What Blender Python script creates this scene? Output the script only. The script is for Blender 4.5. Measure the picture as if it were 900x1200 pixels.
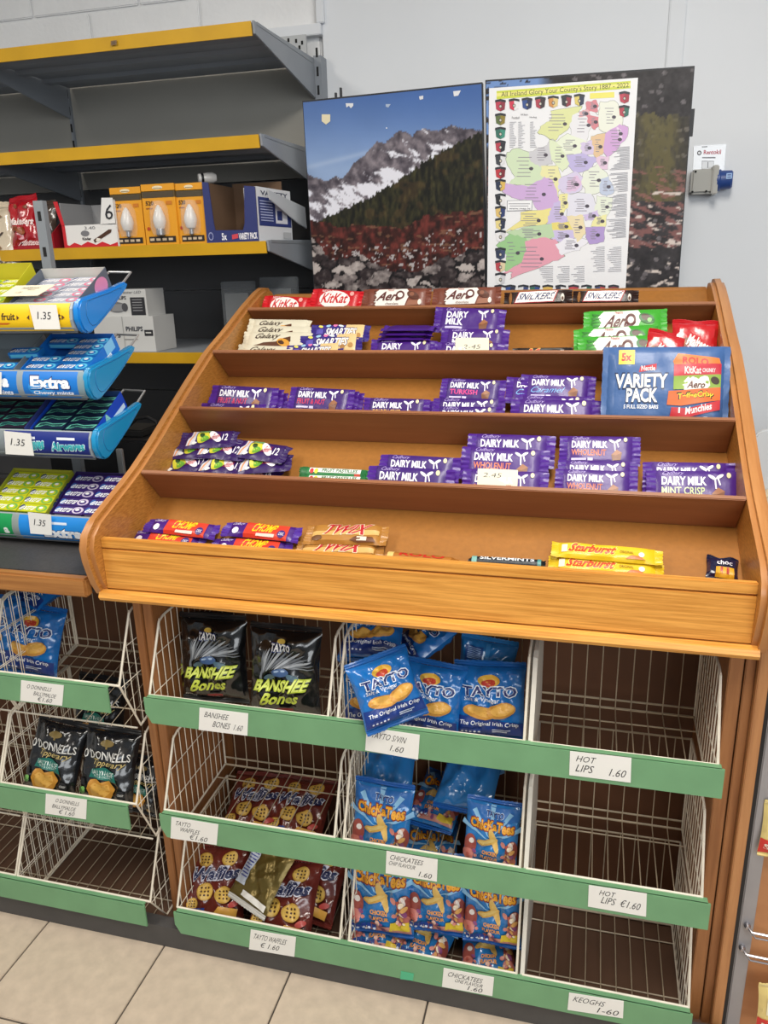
import bpy, bmesh, math, random
import numpy as np
from mathutils import Vector, Matrix, geometry

for o in list(bpy.data.objects): bpy.data.objects.remove(o)
SC = bpy.context.scene
COL = SC.collection
random.seed(7)

# ------------------------------------------------------------------ camera
CAM = Vector((0.87676, -1.20461, 1.43871))
CR = Vector((0.96759642, 0.25120672, -0.02554119))
CU = Vector((-0.05227333, 0.29824711, 0.95305622))
CF = Vector((-0.24703172, 0.92083866, -0.30171425))
FPX = 916.735
cd = bpy.data.cameras.new('camera'); cam = bpy.data.objects.new('camera', cd); COL.objects.link(cam)
cd.sensor_fit = 'VERTICAL'; cd.sensor_height = 36.0; cd.lens = 36.0 * FPX / 1200.0
cd.clip_start = 0.02; cd.clip_end = 50
cam.matrix_world = Matrix(((CR.x, CU.x, -CF.x, CAM.x), (CR.y, CU.y, -CF.y, CAM.y), (CR.z, CU.z, -CF.z, CAM.z), (0, 0, 0, 1)))
SC.camera = cam

# ------------------------------------------------------------------ light
SC.view_settings.view_transform = 'Standard'
SC.view_settings.look = 'None'
SC.view_settings.gamma = 1.0
SC.view_settings.use_curve_mapping = False
SC.view_settings.exposure = 0.0
world = bpy.data.worlds.new('world'); SC.world = world; world.use_nodes = True
bgn = world.node_tree.nodes['Background']
bgn.inputs[0].default_value = (0.86, 0.93, 1.0, 1); bgn.inputs[1].default_value = 0.30

def area(name, loc, target, sx, sy, power, color):
    l = bpy.data.lights.new(name, 'AREA'); l.shape = 'RECTANGLE'; l.size = sx; l.size_y = sy
    l.energy = power; l.color = color
    o = bpy.data.objects.new(name, l); COL.objects.link(o); o.location = loc
    o.rotation_euler = (Vector(target) - Vector(loc)).to_track_quat('-Z', 'Y').to_euler()
    return o
area('ceiling_tube_light', (1.0, -0.75, 2.66), (1.0, -0.75, 0), 0.4, 1.6, 46, (1.0, 0.95, 0.87))
area('ceiling_tube_light.001', (-0.9, -1.0, 2.66), (-0.9, -1.0, 0), 0.4, 1.6, 34, (1.0, 0.95, 0.87))
area('shop_window_light', (2.6, -3.1, 2.05), (0.3, 0.4, 0.8), 2.6, 1.3, 55, (0.93, 0.97, 1.0))

# ------------------------------------------------------------------ helpers
def lin(h):
    h = h.lstrip('#')
    r = []
    for i in (0, 2, 4):
        c = int(h[i:i+2], 16) / 255
        r.append(c / 12.92 if c <= 0.04045 else ((c + 0.055) / 1.055) ** 2.4)
    return r
MATS = {}
def mat(name, hexc, rough=0.5, metal=0.0, var=0.0, vscale=8.0, bump=0.0, bscale=40.0, coat=0.0, alpha=1.0, trans=0.0, emit=0.0, spec=0.5, stretch=None):
    if name in MATS: return MATS[name]
    m = bpy.data.materials.new(name); m.use_nodes = True
    nt = m.node_tree; b = nt.nodes['Principled BSDF']
    c = lin(hexc)
    b.inputs['Base Color'].default_value = (*c, 1)
    b.inputs['Roughness'].default_value = rough
    b.inputs['Metallic'].default_value = metal
    b.inputs['Specular IOR Level'].default_value = spec
    if coat: b.inputs['Coat Weight'].default_value = coat; b.inputs['Coat Roughness'].default_value = 0.12
    if alpha < 1: b.inputs['Alpha'].default_value = alpha
    if trans: b.inputs['Transmission Weight'].default_value = trans
    if var or bump:
        tc = nt.nodes.new('ShaderNodeTexCoord'); mp = nt.nodes.new('ShaderNodeMapping')
        nt.links.new(tc.outputs['Object'], mp.inputs['Vector'])
        if stretch: mp.inputs['Scale'].default_value = stretch
    if var:
        n = nt.nodes.new('ShaderNodeTexNoise'); n.inputs['Scale'].default_value = vscale; n.inputs['Detail'].default_value = 5
        nt.links.new(mp.outputs[0], n.inputs['Vector'])
        r = nt.nodes.new('ShaderNodeValToRGB')
        r.color_ramp.elements[0].position = 0.3; r.color_ramp.elements[1].position = 0.7
        r.color_ramp.elements[0].color = (*[x * (1 - var) for x in c], 1)
        r.color_ramp.elements[1].color = (*[min(1, x * (1 + var)) for x in c], 1)
        nt.links.new(n.outputs['Fac'], r.inputs[0]); nt.links.new(r.outputs[0], b.inputs['Base Color'])
    if bump:
        n2 = nt.nodes.new('ShaderNodeTexNoise'); n2.inputs['Scale'].default_value = bscale; n2.inputs['Detail'].default_value = 3
        nt.links.new(mp.outputs[0], n2.inputs['Vector'])
        bn = nt.nodes.new('ShaderNodeBump'); bn.inputs['Strength'].default_value = bump; bn.inputs['Distance'].default_value = 0.004
        nt.links.new(n2.outputs['Fac'], bn.inputs['Height']); nt.links.new(bn.outputs[0], b.inputs['Normal'])
    MATS[name] = m
    return m
def wood(name, c1, c2, scale, rough=0.42, fine=0.5, rot=(0, 0, 0)):
    if name in MATS: return MATS[name]
    m = bpy.data.materials.new(name); m.use_nodes = True
    nt = m.node_tree; b = nt.nodes['Principled BSDF']
    tc = nt.nodes.new('ShaderNodeTexCoord'); mp = nt.nodes.new('ShaderNodeMapping')
    mp.inputs['Scale'].default_value = scale; mp.inputs['Rotation'].default_value = rot
    nt.links.new(tc.outputs['Object'], mp.inputs['Vector'])
    n = nt.nodes.new('ShaderNodeTexNoise'); n.inputs['Scale'].default_value = 1.0; n.inputs['Detail'].default_value = 7; n.inputs['Roughness'].default_value = 0.65
    nt.links.new(mp.outputs[0], n.inputs['Vector'])
    r = nt.nodes.new('ShaderNodeValToRGB')
    r.color_ramp.elements[0].position = 0.36; r.color_ramp.elements[1].position = 0.62
    r.color_ramp.elements[0].color = (*lin(c1), 1); r.color_ramp.elements[1].color = (*lin(c2), 1)
    nt.links.new(n.outputs['Fac'], r.inputs[0]); nt.links.new(r.outputs[0], b.inputs['Base Color'])
    b.inputs['Roughness'].default_value = rough
    bn = nt.nodes.new('ShaderNodeBump'); bn.inputs['Strength'].default_value = 0.12 * fine; bn.inputs['Distance'].default_value = 0.003
    nt.links.new(n.outputs['Fac'], bn.inputs['Height']); nt.links.new(bn.outputs[0], b.inputs['Normal'])
    MATS[name] = m
    return m
def film(hexc, rough=0.3, bump=0.25):
    return mat('film_' + hexc, hexc, rough=rough + 0.1, bump=bump, bscale=55.0, coat=0.15)
def ink(hexc):
    return mat('ink_' + hexc, hexc, rough=0.42, coat=0.08)
def paper(hexc):
    return mat('paper_' + hexc, hexc, rough=0.75)

# pixel -> point, on a plane of the place
def ray(x, y): return CF + CR * ((x - 450) / FPX) - CU * ((y - 600) / FPX)
def hit(x, y, p, n):
    d = ray(x, y); n = Vector(n); t = (Vector(p) - CAM).dot(n) / d.dot(n)
    return CAM + d * t
def atX(x, y, X): return hit(x, y, (X, 0, 0), (1, 0, 0))
def atY(x, y, Y): return hit(x, y, (0, Y, 0), (0, 1, 0))
def atZ(x, y, Z): return hit(x, y, (0, 0, Z), (0, 0, 1))

class MB:
    def __init__(s): s.v = []; s.f = []; s.mi = []; s.mats = []; s.sm = []
    def _m(s, m):
        if m not in s.mats: s.mats.append(m)
        return s.mats.index(m)
    def add(s, vs, fs, m, smooth=False):
        k = len(s.v); i = s._m(m)
        s.v += [tuple(p) for p in vs]
        for f in fs: s.f.append(tuple(a + k for a in f)); s.mi.append(i); s.sm.append(smooth)
        return s
    def box(s, x0, x1, y0, y1, z0, z1, m):
        vs = [(x, y, z) for z in (z0, z1) for y in (y0, y1) for x in (x0, x1)]
        return s.add(vs, [(0, 2, 3, 1), (4, 5, 7, 6), (0, 1, 5, 4), (2, 6, 7, 3), (0, 4, 6, 2), (1, 3, 7, 5)], m)
    def hexa(s, q0, q1, m):           # two quads (bottom ring, top ring)
        vs = list(q0) + list(q1)
        return s.add(vs, [(3, 2, 1, 0), (4, 5, 6, 7), (0, 1, 5, 4), (1, 2, 6, 5), (2, 3, 7, 6), (3, 0, 4, 7)], m)
    def prism(s, prof, x0, x1, m, axis='x', smooth=False):
        n = len(prof)
        def P(x, a, b): return (x, a, b) if axis == 'x' else ((a, x, b) if axis == 'y' else (a, b, x))
        vs = [P(x0, a, b) for a, b in prof] + [P(x1, a, b) for a, b in prof]
        fs = [(i, (i + 1) % n, n + (i + 1) % n, n + i) for i in range(n)]
        s.add(vs, fs, m, smooth)
        return s.add(vs, [tuple(reversed(range(n))), tuple(range(n, 2 * n))], m)
    def tube(s, pts, r, m, n=5, closed=False):
        pts = [Vector(p) for p in pts]; N = len(pts); vs = []
        up0 = None
        for i, p in enumerate(pts):
            a = pts[i - 1] if (i > 0 or closed) else p
            b = pts[(i + 1) % N] if (i < N - 1 or closed) else p
            t = (b - a).normalized()
            up = Vector((0, 0, 1)) if abs(t.z) < 0.9 else Vector((1, 0, 0))
            if up0 is not None:
                up = up0 - t * up0.dot(t)
                if up.length < 1e-4: up = Vector((0, 1, 0))
            u = (up - t * up.dot(t)).normalized(); w = t.cross(u); up0 = u
            for k in range(n):
                an = 2 * math.pi * k / n
                vs.append(p + u * (r * math.cos(an)) + w * (r * math.sin(an)))
        fs = []
        for i in range(N if closed else N - 1):
            j = (i + 1) % N
            for k in range(n): fs.append((i * n + k, i * n + (k + 1) % n, j * n + (k + 1) % n, j * n + k))
        s.add(vs, fs, m, True)
        if not closed:
            k = len(s.v) - N * n; i = s._m(m)
            s.f.append(tuple(k + q for q in reversed(range(n)))); s.mi.append(i); s.sm.append(False)
            s.f.append(tuple(k + (N - 1) * n + q for q in range(n))); s.mi.append(i); s.sm.append(False)
        return s
    def lathe(s, prof, o, ax, m, n=14):   # prof [(r, h)], around axis ax from point o
        o = Vector(o); ax = Vector(ax).normalized()
        u = ax.orthogonal().normalized(); w = ax.cross(u); vs = []
        for r, h in prof:
            for k in range(n):
                a = 2 * math.pi * k / n; vs.append(o + ax * h + u * (r * math.cos(a)) + w * (r * math.sin(a)))
        fs = [(i * n + k, i * n + (k + 1) % n, (i + 1) * n + (k + 1) % n, (i + 1) * n + k) for i in range(len(prof) - 1) for k in range(n)]
        return s.add(vs, fs, m, True)
    def quad(s, pts, m): return s.add(pts, [(0, 1, 2, 3)], m)
    def mesh(s, name, off=None, recalc=False, bevel=0.0):
        me = bpy.data.meshes.new(name)
        vs = s.v if off is None else [(a - off[0], b - off[1], c - off[2]) for a, b, c in s.v]
        me.from_pydata(vs, [], s.f)
        for m in s.mats: me.materials.append(m)
        me.polygons.foreach_set('material_index', s.mi); me.polygons.foreach_set('use_smooth', s.sm)
        if recalc or bevel:
            bm = bmesh.new(); bm.from_mesh(me)
            if bevel:
                bmesh.ops.remove_doubles(bm, verts=bm.verts, dist=1e-5)
                bmesh.ops.recalc_face_normals(bm, faces=bm.faces)
                es = [e for e in bm.edges if len(e.link_faces) == 2 and e.calc_face_angle(0) > 0.6]
                bmesh.ops.bevel(bm, geom=es, offset=bevel, segments=2, affect='EDGES', clamp_overlap=True)
            bmesh.ops.recalc_face_normals(bm, faces=bm.faces)
            bm.to_mesh(me); bm.free()
        me.update()
        if any(s.sm) or bevel: me.set_sharp_from_angle(angle=math.radians(38))
        return me
    def build(s, name, parent=None, recalc=True, bevel=0.0, base=True):
        if parent is None:
            xs = np.array(s.v); off = (float((xs[:, 0].min() + xs[:, 0].max()) / 2), float((xs[:, 1].min() + xs[:, 1].max()) / 2), float(xs[:, 2].min()))
            o = bpy.data.objects.new(name, s.mesh(name, off, recalc, bevel)); o.location = off
        else:
            off = parent['_w'] if '_w' in parent else parent.location
            o = bpy.data.objects.new(name, s.mesh(name, tuple(off), recalc, bevel)); o.parent = parent
            o['_w'] = list(off)
        COL.objects.link(o)
        return o
def tag(o, label=None, cat=None, group=None, kind=None):
    if label: o['label'] = label
    if cat: o['category'] = cat
    if group: o['group'] = group
    if kind: o['kind'] = kind
    return o
def thing(name, loc, label=None, cat=None, group=None):
    o = bpy.data.objects.new(name, None); o.location = loc; o.empty_display_size = 0.05; COL.objects.link(o)
    return tag(o, label, cat, group)

# ---- flat print: text and shapes laid on a surface function
TXT = {}
def text2d(s, bold=0.0):
    k = (s, bold)
    if k not in TXT:
        cu = bpy.data.curves.new('t', 'FONT'); cu.body = s; cu.size = 1.0; cu.resolution_u = 2; cu.offset = bold
        ob = bpy.data.objects.new('t', cu)
        me = bpy.data.meshes.new_from_object(ob)
        v = np.array([(p.co.x, p.co.y) for p in me.vertices]) if len(me.vertices) else np.zeros((0, 2))
        f = [tuple(p.vertices) for p in me.polygons]
        bpy.data.meshes.remove(me); bpy.data.objects.remove(ob); bpy.data.curves.remove(cu)
        if len(v):
            lo = v.min(0); hi = v.max(0); v = (v - lo) / np.maximum(hi - lo, 1e-6)
        TXT[k] = (v, f)
    return TXT[k]
def R(x0, y0, x1, y1, c): return ('s', [[(x0, y0), (x1, y0), (x1, y1), (x0, y1)]], c)
def Pg(pts, c): return ('s', [pts], c)
def E(cx, cy, rx, ry, c, rot=0, n=18):
    a = math.radians(rot); ca, sa = math.cos(a), math.sin(a); p = []
    for i in range(n):
        t = 2 * math.pi * i / n; x = rx * math.cos(t); y = ry * math.sin(t)
        p.append((cx + x * ca - y * sa, cy + x * sa + y * ca))
    return ('s', [p], c)
def T(s, x0, y0, x1, y1, c, bold=0.0, shear=0.0, rise=0.0): return ('t', s, (x0, y0, x1, y1), c, bold, shear, rise)
def TO(s, x0, y0, x1, y1, c, oc, w=0.06, bold=0.02, shear=0.0, rise=0.0):   # outlined
    dx = (x1 - x0) * 0.02; dy = (y1 - y0) * 0.10
    return [T(s, x0 - dx, y0 - dy, x1 + dx, y1 + dy, oc, w, shear, rise), T(s, x0, y0, x1, y1, c, bold, shear, rise)]
def flat(L):
    o = []
    for a in L: o += a if isinstance(a, list) else [a]
    return o
def add_art(mb, art, surf, cuts=(0, 0), off0=0.0004, doff=0.00012, mk=ink):
    lay = 0
    for a in flat(art):
        lay += 1
        if a[0] == 's':
            pts = a[1][0]; tri = geometry.tessellate_polygon([[Vector((x, y, 0)) for x, y in pts]])
            v2 = pts; fs = [tuple(t) for t in tri]; c = a[2]
            fs2 = []
            for t in fs:
                p, q, r = (v2[i] for i in t)
                if (q[0] - p[0]) * (r[1] - p[1]) - (q[1] - p[1]) * (r[0] - p[0]) < 0: t = (t[0], t[2], t[1])
                fs2.append(t)
            fs = fs2
        else:
            _, st, (x0, y0, x1, y1), c, bold, shear, rise = a
            v, fs = text2d(st, bold)
            if not len(v): continue
            X = x0 + v[:, 0] * (x1 - x0); Y = y0 + v[:, 1] * (y1 - y0)
            X = X + shear * (v[:, 1] - 0.5) * (y1 - y0); Y = Y + rise * v[:, 0]
            v2 = list(zip(X.tolist(), Y.tolist()))
        if cuts[0] or cuts[1]:
            bm = bmesh.new(); bv = [bm.verts.new((x, y, 0)) for x, y in v2]
            for t in fs:
                try: bm.faces.new([bv[i] for i in t])
                except ValueError: pass
            for ax, n in ((0, cuts[0]), (1, cuts[1])):
                lo = min(p[ax] for p in v2); hi = max(p[ax] for p in v2)
                for i in range(1, n):
                    q = i / n
                    if lo < q < hi:
                        co = (q, 0, 0) if ax == 0 else (0, q, 0); no = (1, 0, 0) if ax == 0 else (0, 1, 0)
                        bmesh.ops.bisect_plane(bm, geom=bm.verts[:] + bm.edges[:] + bm.faces[:], plane_co=co, plane_no=no, dist=1e-6)
            bm.verts.index_update()
            v2 = [(p.co.x, p.co.y) for p in bm.verts]; fs = [tuple(p.index for p in f.verts) for f in bm.faces]; bm.free()
        h = off0 + lay * doff
        mb.add([surf(x, y, h) for x, y in v2], fs, mk(c) if isinstance(c, str) else c, True)

def bilin(c00, c10, c11, c01, nrm):     # unit square on a quad given counter-clockwise from bottom left
    a, b, c, d = map(Vector, (c00, c10, c11, c01)); nrm = Vector(nrm)
    return lambda u, v, h=0.0: tuple(a * ((1-u)*(1-v)) + b * (u*(1-v)) + c * (u*v) + d * ((1-u)*v) + nrm * h)

# ---- packets: a film pillow with a print, crimped seals as children
def bar_surf(L, H, Tk, sx=8, sy=6, wr=0.0, seed=0, bag=False):
    rnd = random.Random(seed); ph = [rnd.uniform(0, 6.28) for _ in range(6)]; kk = [rnd.uniform(5, 13) for _ in range(6)]
    def S(u, v, h=0.0, sgn=1):
        cu_, cv_ = min(1, max(0, u)), min(1, max(0, v))
        a = abs(2 * cu_ - 1); b = abs(2 * cv_ - 1)
        t = Tk / 2 * max(0, 1 - a ** sx) ** 0.5 * max(0, 1 - b ** sy) ** 0.5
        w = wr * (math.sin(kk[0]*u+ph[0]) * math.sin(kk[1]*v+ph[1]) + 0.6 * math.sin(2*kk[2]*u+kk[3]*v+ph[2]) + 0.4 * math.sin(kk[4]*2.3*v - kk[5]*u + ph[3]))
        e = max(0, 1 - a ** 6) * max(0, 1 - b ** 6)
        if bag:
            w += wr * 0.9 * (0.5 - abs(math.sin(kk[1]*1.3*u + kk[2]*0.9*v + 1.6*math.sin(kk[0]*0.7*v + ph[4]) + ph[5]))) + wr * 0.5 * (0.5 - abs(math.sin(kk[4]*2.1*u - kk[3]*1.7*v + ph[1])))
            w += wr * 0.8 * b ** 2 * math.sin(26 * u + ph[0] + 3 * v)
        x = (u - 0.5) * L; y = (v - 0.5) * H
        if bag: x *= 1 - 0.07 * (1 - b * b); y *= 1 - 0.03 * (1 - a * a)
        return (x, y, sgn * (t + h) + w * e)
    return S
KINDS = {}
def packet(kind, L, H, Tk, base, art, seal=0.013, bag=False, wr=0.0006, sx=8, sy=6, nu=18, nv=8, seed=1, sealc=None, backc=None, name=None, cat=None):
    S = bar_surf(L, H, Tk, sx, sy, wr, seed, bag)
    fm = (lambda c: mat('bagfilm_' + c, c, rough=0.2, bump=0.5, bscale=30.0, coat=0.8)) if bag else film
    if 'film_' + base in MATS: fm = film
    mb = MB(); bm_ = fm(base); bk = fm(backc) if backc else bm_
    for sg, m in ((1, bm_), (-1, bk)):
        vs = [S(i / nu, j / nv, 0, sg) for j in range(nv + 1) for i in range(nu + 1)]
        fs = []
        for j in range(nv):
            for i in range(nu):
                a = j * (nu + 1) + i; q = (a, a + 1, a + nu + 2, a + nu + 1)
                fs.append(q if sg > 0 else q[::-1])
        mb.add(vs, fs, m, True)
    add_art(mb, art, S, (nu, nv), 0.0014 if bag else 0.0005, 0.00016 if bag else 0.0001)
    me = mb.mesh(kind)
    seals = []
    sm = film(sealc or base, 0.28, 0.35)
    for e in (0, 1):
        q = MB(); n = 26 if bag else 14
        vs = []; fs = []
        W = (L * (0.99 if bag else 1)) if bag else H
        for r_ in range(5):
            for i in range(n + 1):
                f = i / n; across = (f - 0.5) * W
                along = (0.5 * (H if bag else L) - 0.001 + seal * r_ / 4 + (0.0012 if (i % 2 and r_ == 4) else 0)) * (1 if e else -1)
                z = 0.0009 * (1 if r_ % 2 else -1) if bag else 0.0009 * (1 if (i // 1) % 2 else -1)
                z += 0.003 * math.sin(3.1 * f * (2 + e) + seed) * r_ / 4
                vs.append((across, along, z) if bag else (along, across, z))
        for r_ in range(4):
            for i in range(n):
                a = r_ * (n + 1) + i; fs.append((a, a + 1, a + n + 2, a + n + 1))
        q.add(vs, fs, sm, True)
        seals.append(q.mesh('end_seal'))
    KINDS[kind] = dict(me=me, seals=seals, L=L, H=H, T=Tk, seal=seal, bag=bag, name=name or 'chocolate_bar', cat=cat or 'chocolate bar', tot=(L if bag else L + 2 * seal), toth=(H + 2 * seal if bag else H))
    return KINDS[kind]
def put(kind, M, label, group=None, name=None, cat=None):
    K = KINDS[kind]
    o = bpy.data.objects.new(name or K['name'], K['me']); COL.objects.link(o); o.matrix_world = M
    for s in K['seals']:
        c = bpy.data.objects.new('end_seal', s); COL.objects.link(c); c.parent = o
    return tag(o, label, cat or K['cat'], group)
def frame(pL, pR, tilt, y0, z0, K, fit=(0.88, 1.14), lift=0.0, toff=0.0):
    """top edge seen from pixel pL to pixel pR, on the plane through (y0,z0) tilted up at tilt degrees"""
    t = math.radians(tilt); up = Vector((0, math.cos(t), math.sin(t))); n = Vector((0, -math.sin(t), math.cos(t)))
    p0 = Vector((0, y0, z0)) + n * (K['T'] / 2 + lift)
    a = hit(*pL, p0, n); b = hit(*pR, p0, n)
    ex = (b - a).normalized(); ey = n.cross(ex).normalized()
    s = min(fit[1], max(fit[0], (b - a).length / K['tot']))
    c = (a + b) / 2 - ey * (K['toth'] * s / 2)
    M = Matrix.Identity(4)
    for i in range(3): M[i][0] = ex[i] * s; M[i][1] = ey[i] * s; M[i][2] = n[i] * s; M[i][3] = c[i]
    return M
# ------------------------------------------------------------------ materials of the place
M_WALL = mat('painted_board', '#e3e6ea', 0.6, var=0.02, vscale=3, bump=0.05, bscale=25)
M_BLOCK = mat('painted_block', '#efefef', 0.7, var=0.03, vscale=6, bump=0.5, bscale=60)
M_MORTAR = mat('painted_mortar', '#e9e9e9', 0.8, bump=0.5, bscale=90)
M_CEIL = mat('ceiling_paint', '#e8e8e4', 0.8, var=0.02)
M_TILE = mat('floor_tile', '#c4b39f', 0.5, var=0.10, vscale=32, bump=0.08, bscale=120)
M_GROUT = mat('grout', '#4d463f', 0.9, var=0.1)
M_OAK = wood('oak_fascia', '#c48232', '#e8a64e', (7, 230, 230), 0.35)
M_OAKS = wood('oak_side', '#9c6428', '#c08540', (200, 60, 330), 0.35, rot=(0.6, 0, 0))
M_OAKE = wood('oak_edge', '#b07540', '#c08650', (60, 5, 5), 0.3)
M_LIP = wood('brown_laminate', '#8a5634', '#98613c', (2, 30, 30), 0.45, 0.2)
M_HARD = mat('hardboard', '#a26a2b', 0.6, var=0.07, vscale=90, bump=0.1, bscale=200)
M_POST = wood('counter_wood', '#8a5730', '#a06a3e', (90, 90, 5), 0.45)
M_POST2 = wood('counter_wood_light', '#a87246', '#ba8353', (90, 90, 5), 0.45)
M_EDGING = wood('worktop_edge_wood', '#9a6534', '#b07840', (4, 120, 120), 0.4)
M_CARC = mat('carcass_brown', '#5f3a22', 0.6, var=0.08, vscale=12)
M_CARC2 = mat('carcass_floor', '#5e4332', 0.7, var=0.1, vscale=10)
M_PLINTH = mat('plinth_grey', '#4b4948', 0.6, var=0.08, vscale=20)
M_DARKTOP = mat('worktop_charcoal', '#3d3c3d', 0.55, var=0.25, vscale=220)
M_WIRE = mat('cream_wire', '#e4dac8', 0.45, var=0.12, vscale=35)
M_WIRE2 = mat('dusty_shaded_wire', '#b8a88f', 0.5, var=0.15, vscale=30)  # floor and rear wires: dust tone with the basket interior's shade put into the colour
M_WHITE = mat('white_plate', '#d8d2c6', 0.5, var=0.08, vscale=20)
M_GREEN = mat('green_paint', '#6f9f74', 0.45, var=0.07, vscale=14, bump=0.08, bscale=60)
M_STEEL = mat('grey_steel', '#8d9297', 0.45, metal=0.2, var=0.05)
M_GSHELF = mat('shelf_grey', '#8b9097', 0.5, var=0.05, vscale=5)
M_GBACK = mat('shelf_back_grey', '#a19e96', 0.55, var=0.04, vscale=4)
M_GBLACK = mat('shelf_back_black', '#454547', 0.5, var=0.08, vscale=6)
M_YEL = mat('yellow_strip', '#cf9f1c', 0.4, var=0.08, vscale=9)
M_SLOT = mat('slot_dark', '#151515', 0.8)
M_CARD = mat('card_white', '#eceae4', 0.7, var=0.02)
M_CREAMCARD = mat('card_cream', '#ece5cd', 0.7, var=0.02)
M_BLK = mat('black_plastic', '#17171a', 0.5)

# ------------------------------------------------------------------ the room
fl = MB().box(-3.2, 3.6, -3.6, 1.42, -0.05, -0.004, M_GROUT).build('floor'); tag(fl, kind='structure')
ty = atZ(0, 1192, 0).y
TW = 0.3; tmesh = None
for i in range(-6, 7):
    for j in range(-6, 2):
        x0 = 0.0205 + i * TW; y0 = ty + j * TW
        if y0 > 0.2: continue
        if tmesh is None:
            tmesh = MB().box(-TW/2 + 0.002, TW/2 - 0.002, -TW/2 + 0.002, TW/2 - 0.002, -0.006, 0.0, M_TILE).mesh('tile', None, True, 0.0012)
        o = bpy.data.objects.new('tile', tmesh); COL.objects.link(o); o.parent = fl
        o.location = (x0 + TW/2 - fl.location.x, y0 + TW/2 - fl.location.y, -fl.location.z)
cl = MB().box(-3.2, 3.6, -3.6, 1.42, 2.72, 2.77, M_CEIL).build('ceiling'); tag(cl, kind='structure')
wb = MB().box(-3.2, 3.6, 1.368, 1.42, 0, 2.72, M_MORTAR).build('wall_back'); tag(wb, kind='structure')
bmesh_block = None
for r in range(4):
    z0 = 1.838 + r * 0.2
    for i in range(-3, 3):
        x0 = -0.751 + i * 0.39 + (0 if r % 2 == 1 else -0.209)
        if x0 > 0.03: continue
        x1 = min(x0 + 0.39, 0.042)
        b = MB().box(x0 + 0.004, x1 - 0.004, 1.358, 1.372, z0 + 0.004, z0 + 0.196, M_BLOCK)
        o = b.build('block', wb, bevel=0.003)
for nm, a, b, c, d in (('wall_board', 0.042, 1.03, 0.0, 2.72), ('wall_board', 1.072, 3.6, 0.0, 2.72)):
    MB().box(a, b, 1.34, 1.37, c, d, M_WALL).build(nm, wb, bevel=0.002)
t = MB().box(1.03, 1.0715, 1.332, 1.37, 0, 2.72, M_WALL).build('trim_1', bevel=0.003); tag(t, kind='structure')
wl = MB().box(-3.25, -3.2, -3.6, 1.42, 0, 2.72, M_WALL).build('wall_left'); tag(wl, kind='structure')

# ------------------------------------------------------------------ shop counter
ct = thing('shop_counter', (0, 0.3, 0), 'brown wooden shop counter with open bays of wire baskets under a candy stand', 'counter')
MB().box(-1.4, 1.18, -0.008, 0.02, 0, 0.056, M_PLINTH).build('plinth', ct)
MB().box(-1.4, 1.18, 0.021, 0.62, 0.024, 0.030, M_CARC2).build('bottom_board', ct)
MB().box(-1.4, 1.18, 0.33, 0.345, 0.030, 0.84, M_CARC).build('back_panel', ct)
for a, b, y in ((0.018, 0.036, 0.046), (0.0375, 0.058, 0.05)):
    MB().box(a, b, y, 0.33, 0.030, 0.838, M_POST).build('upright', ct, bevel=0.0015)
for a, b, y, m in ((1.122, 1.1445, 0.05, M_POST), (1.1465, 1.162, 0.046, M_POST), (1.1625, 1.18, 0.03, M_POST2)):
    MB().box(a, b, y, 0.62, 0.0, 0.838, m).build('end_panel', ct, bevel=0.0015)
MB().box(0.018, 1.18, 0.35, 1.1, 0.80, 0.839, M_CARC).build('top_rail', ct)
MB().box(1.18, 1.187, 0.034, 0.62, 0.0, 0.838, M_BLK).build('edge_band', ct)
MB().box(-1.4, -0.031, 0.0, 0.62, 0.848, 0.884, M_DARKTOP).build('worktop', ct, bevel=0.002)
MB().box(-1.4, -0.031, -0.022, 0.0, 0.846, 0.8845, M_EDGING).build('worktop_edging', ct, bevel=0.004)

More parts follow.
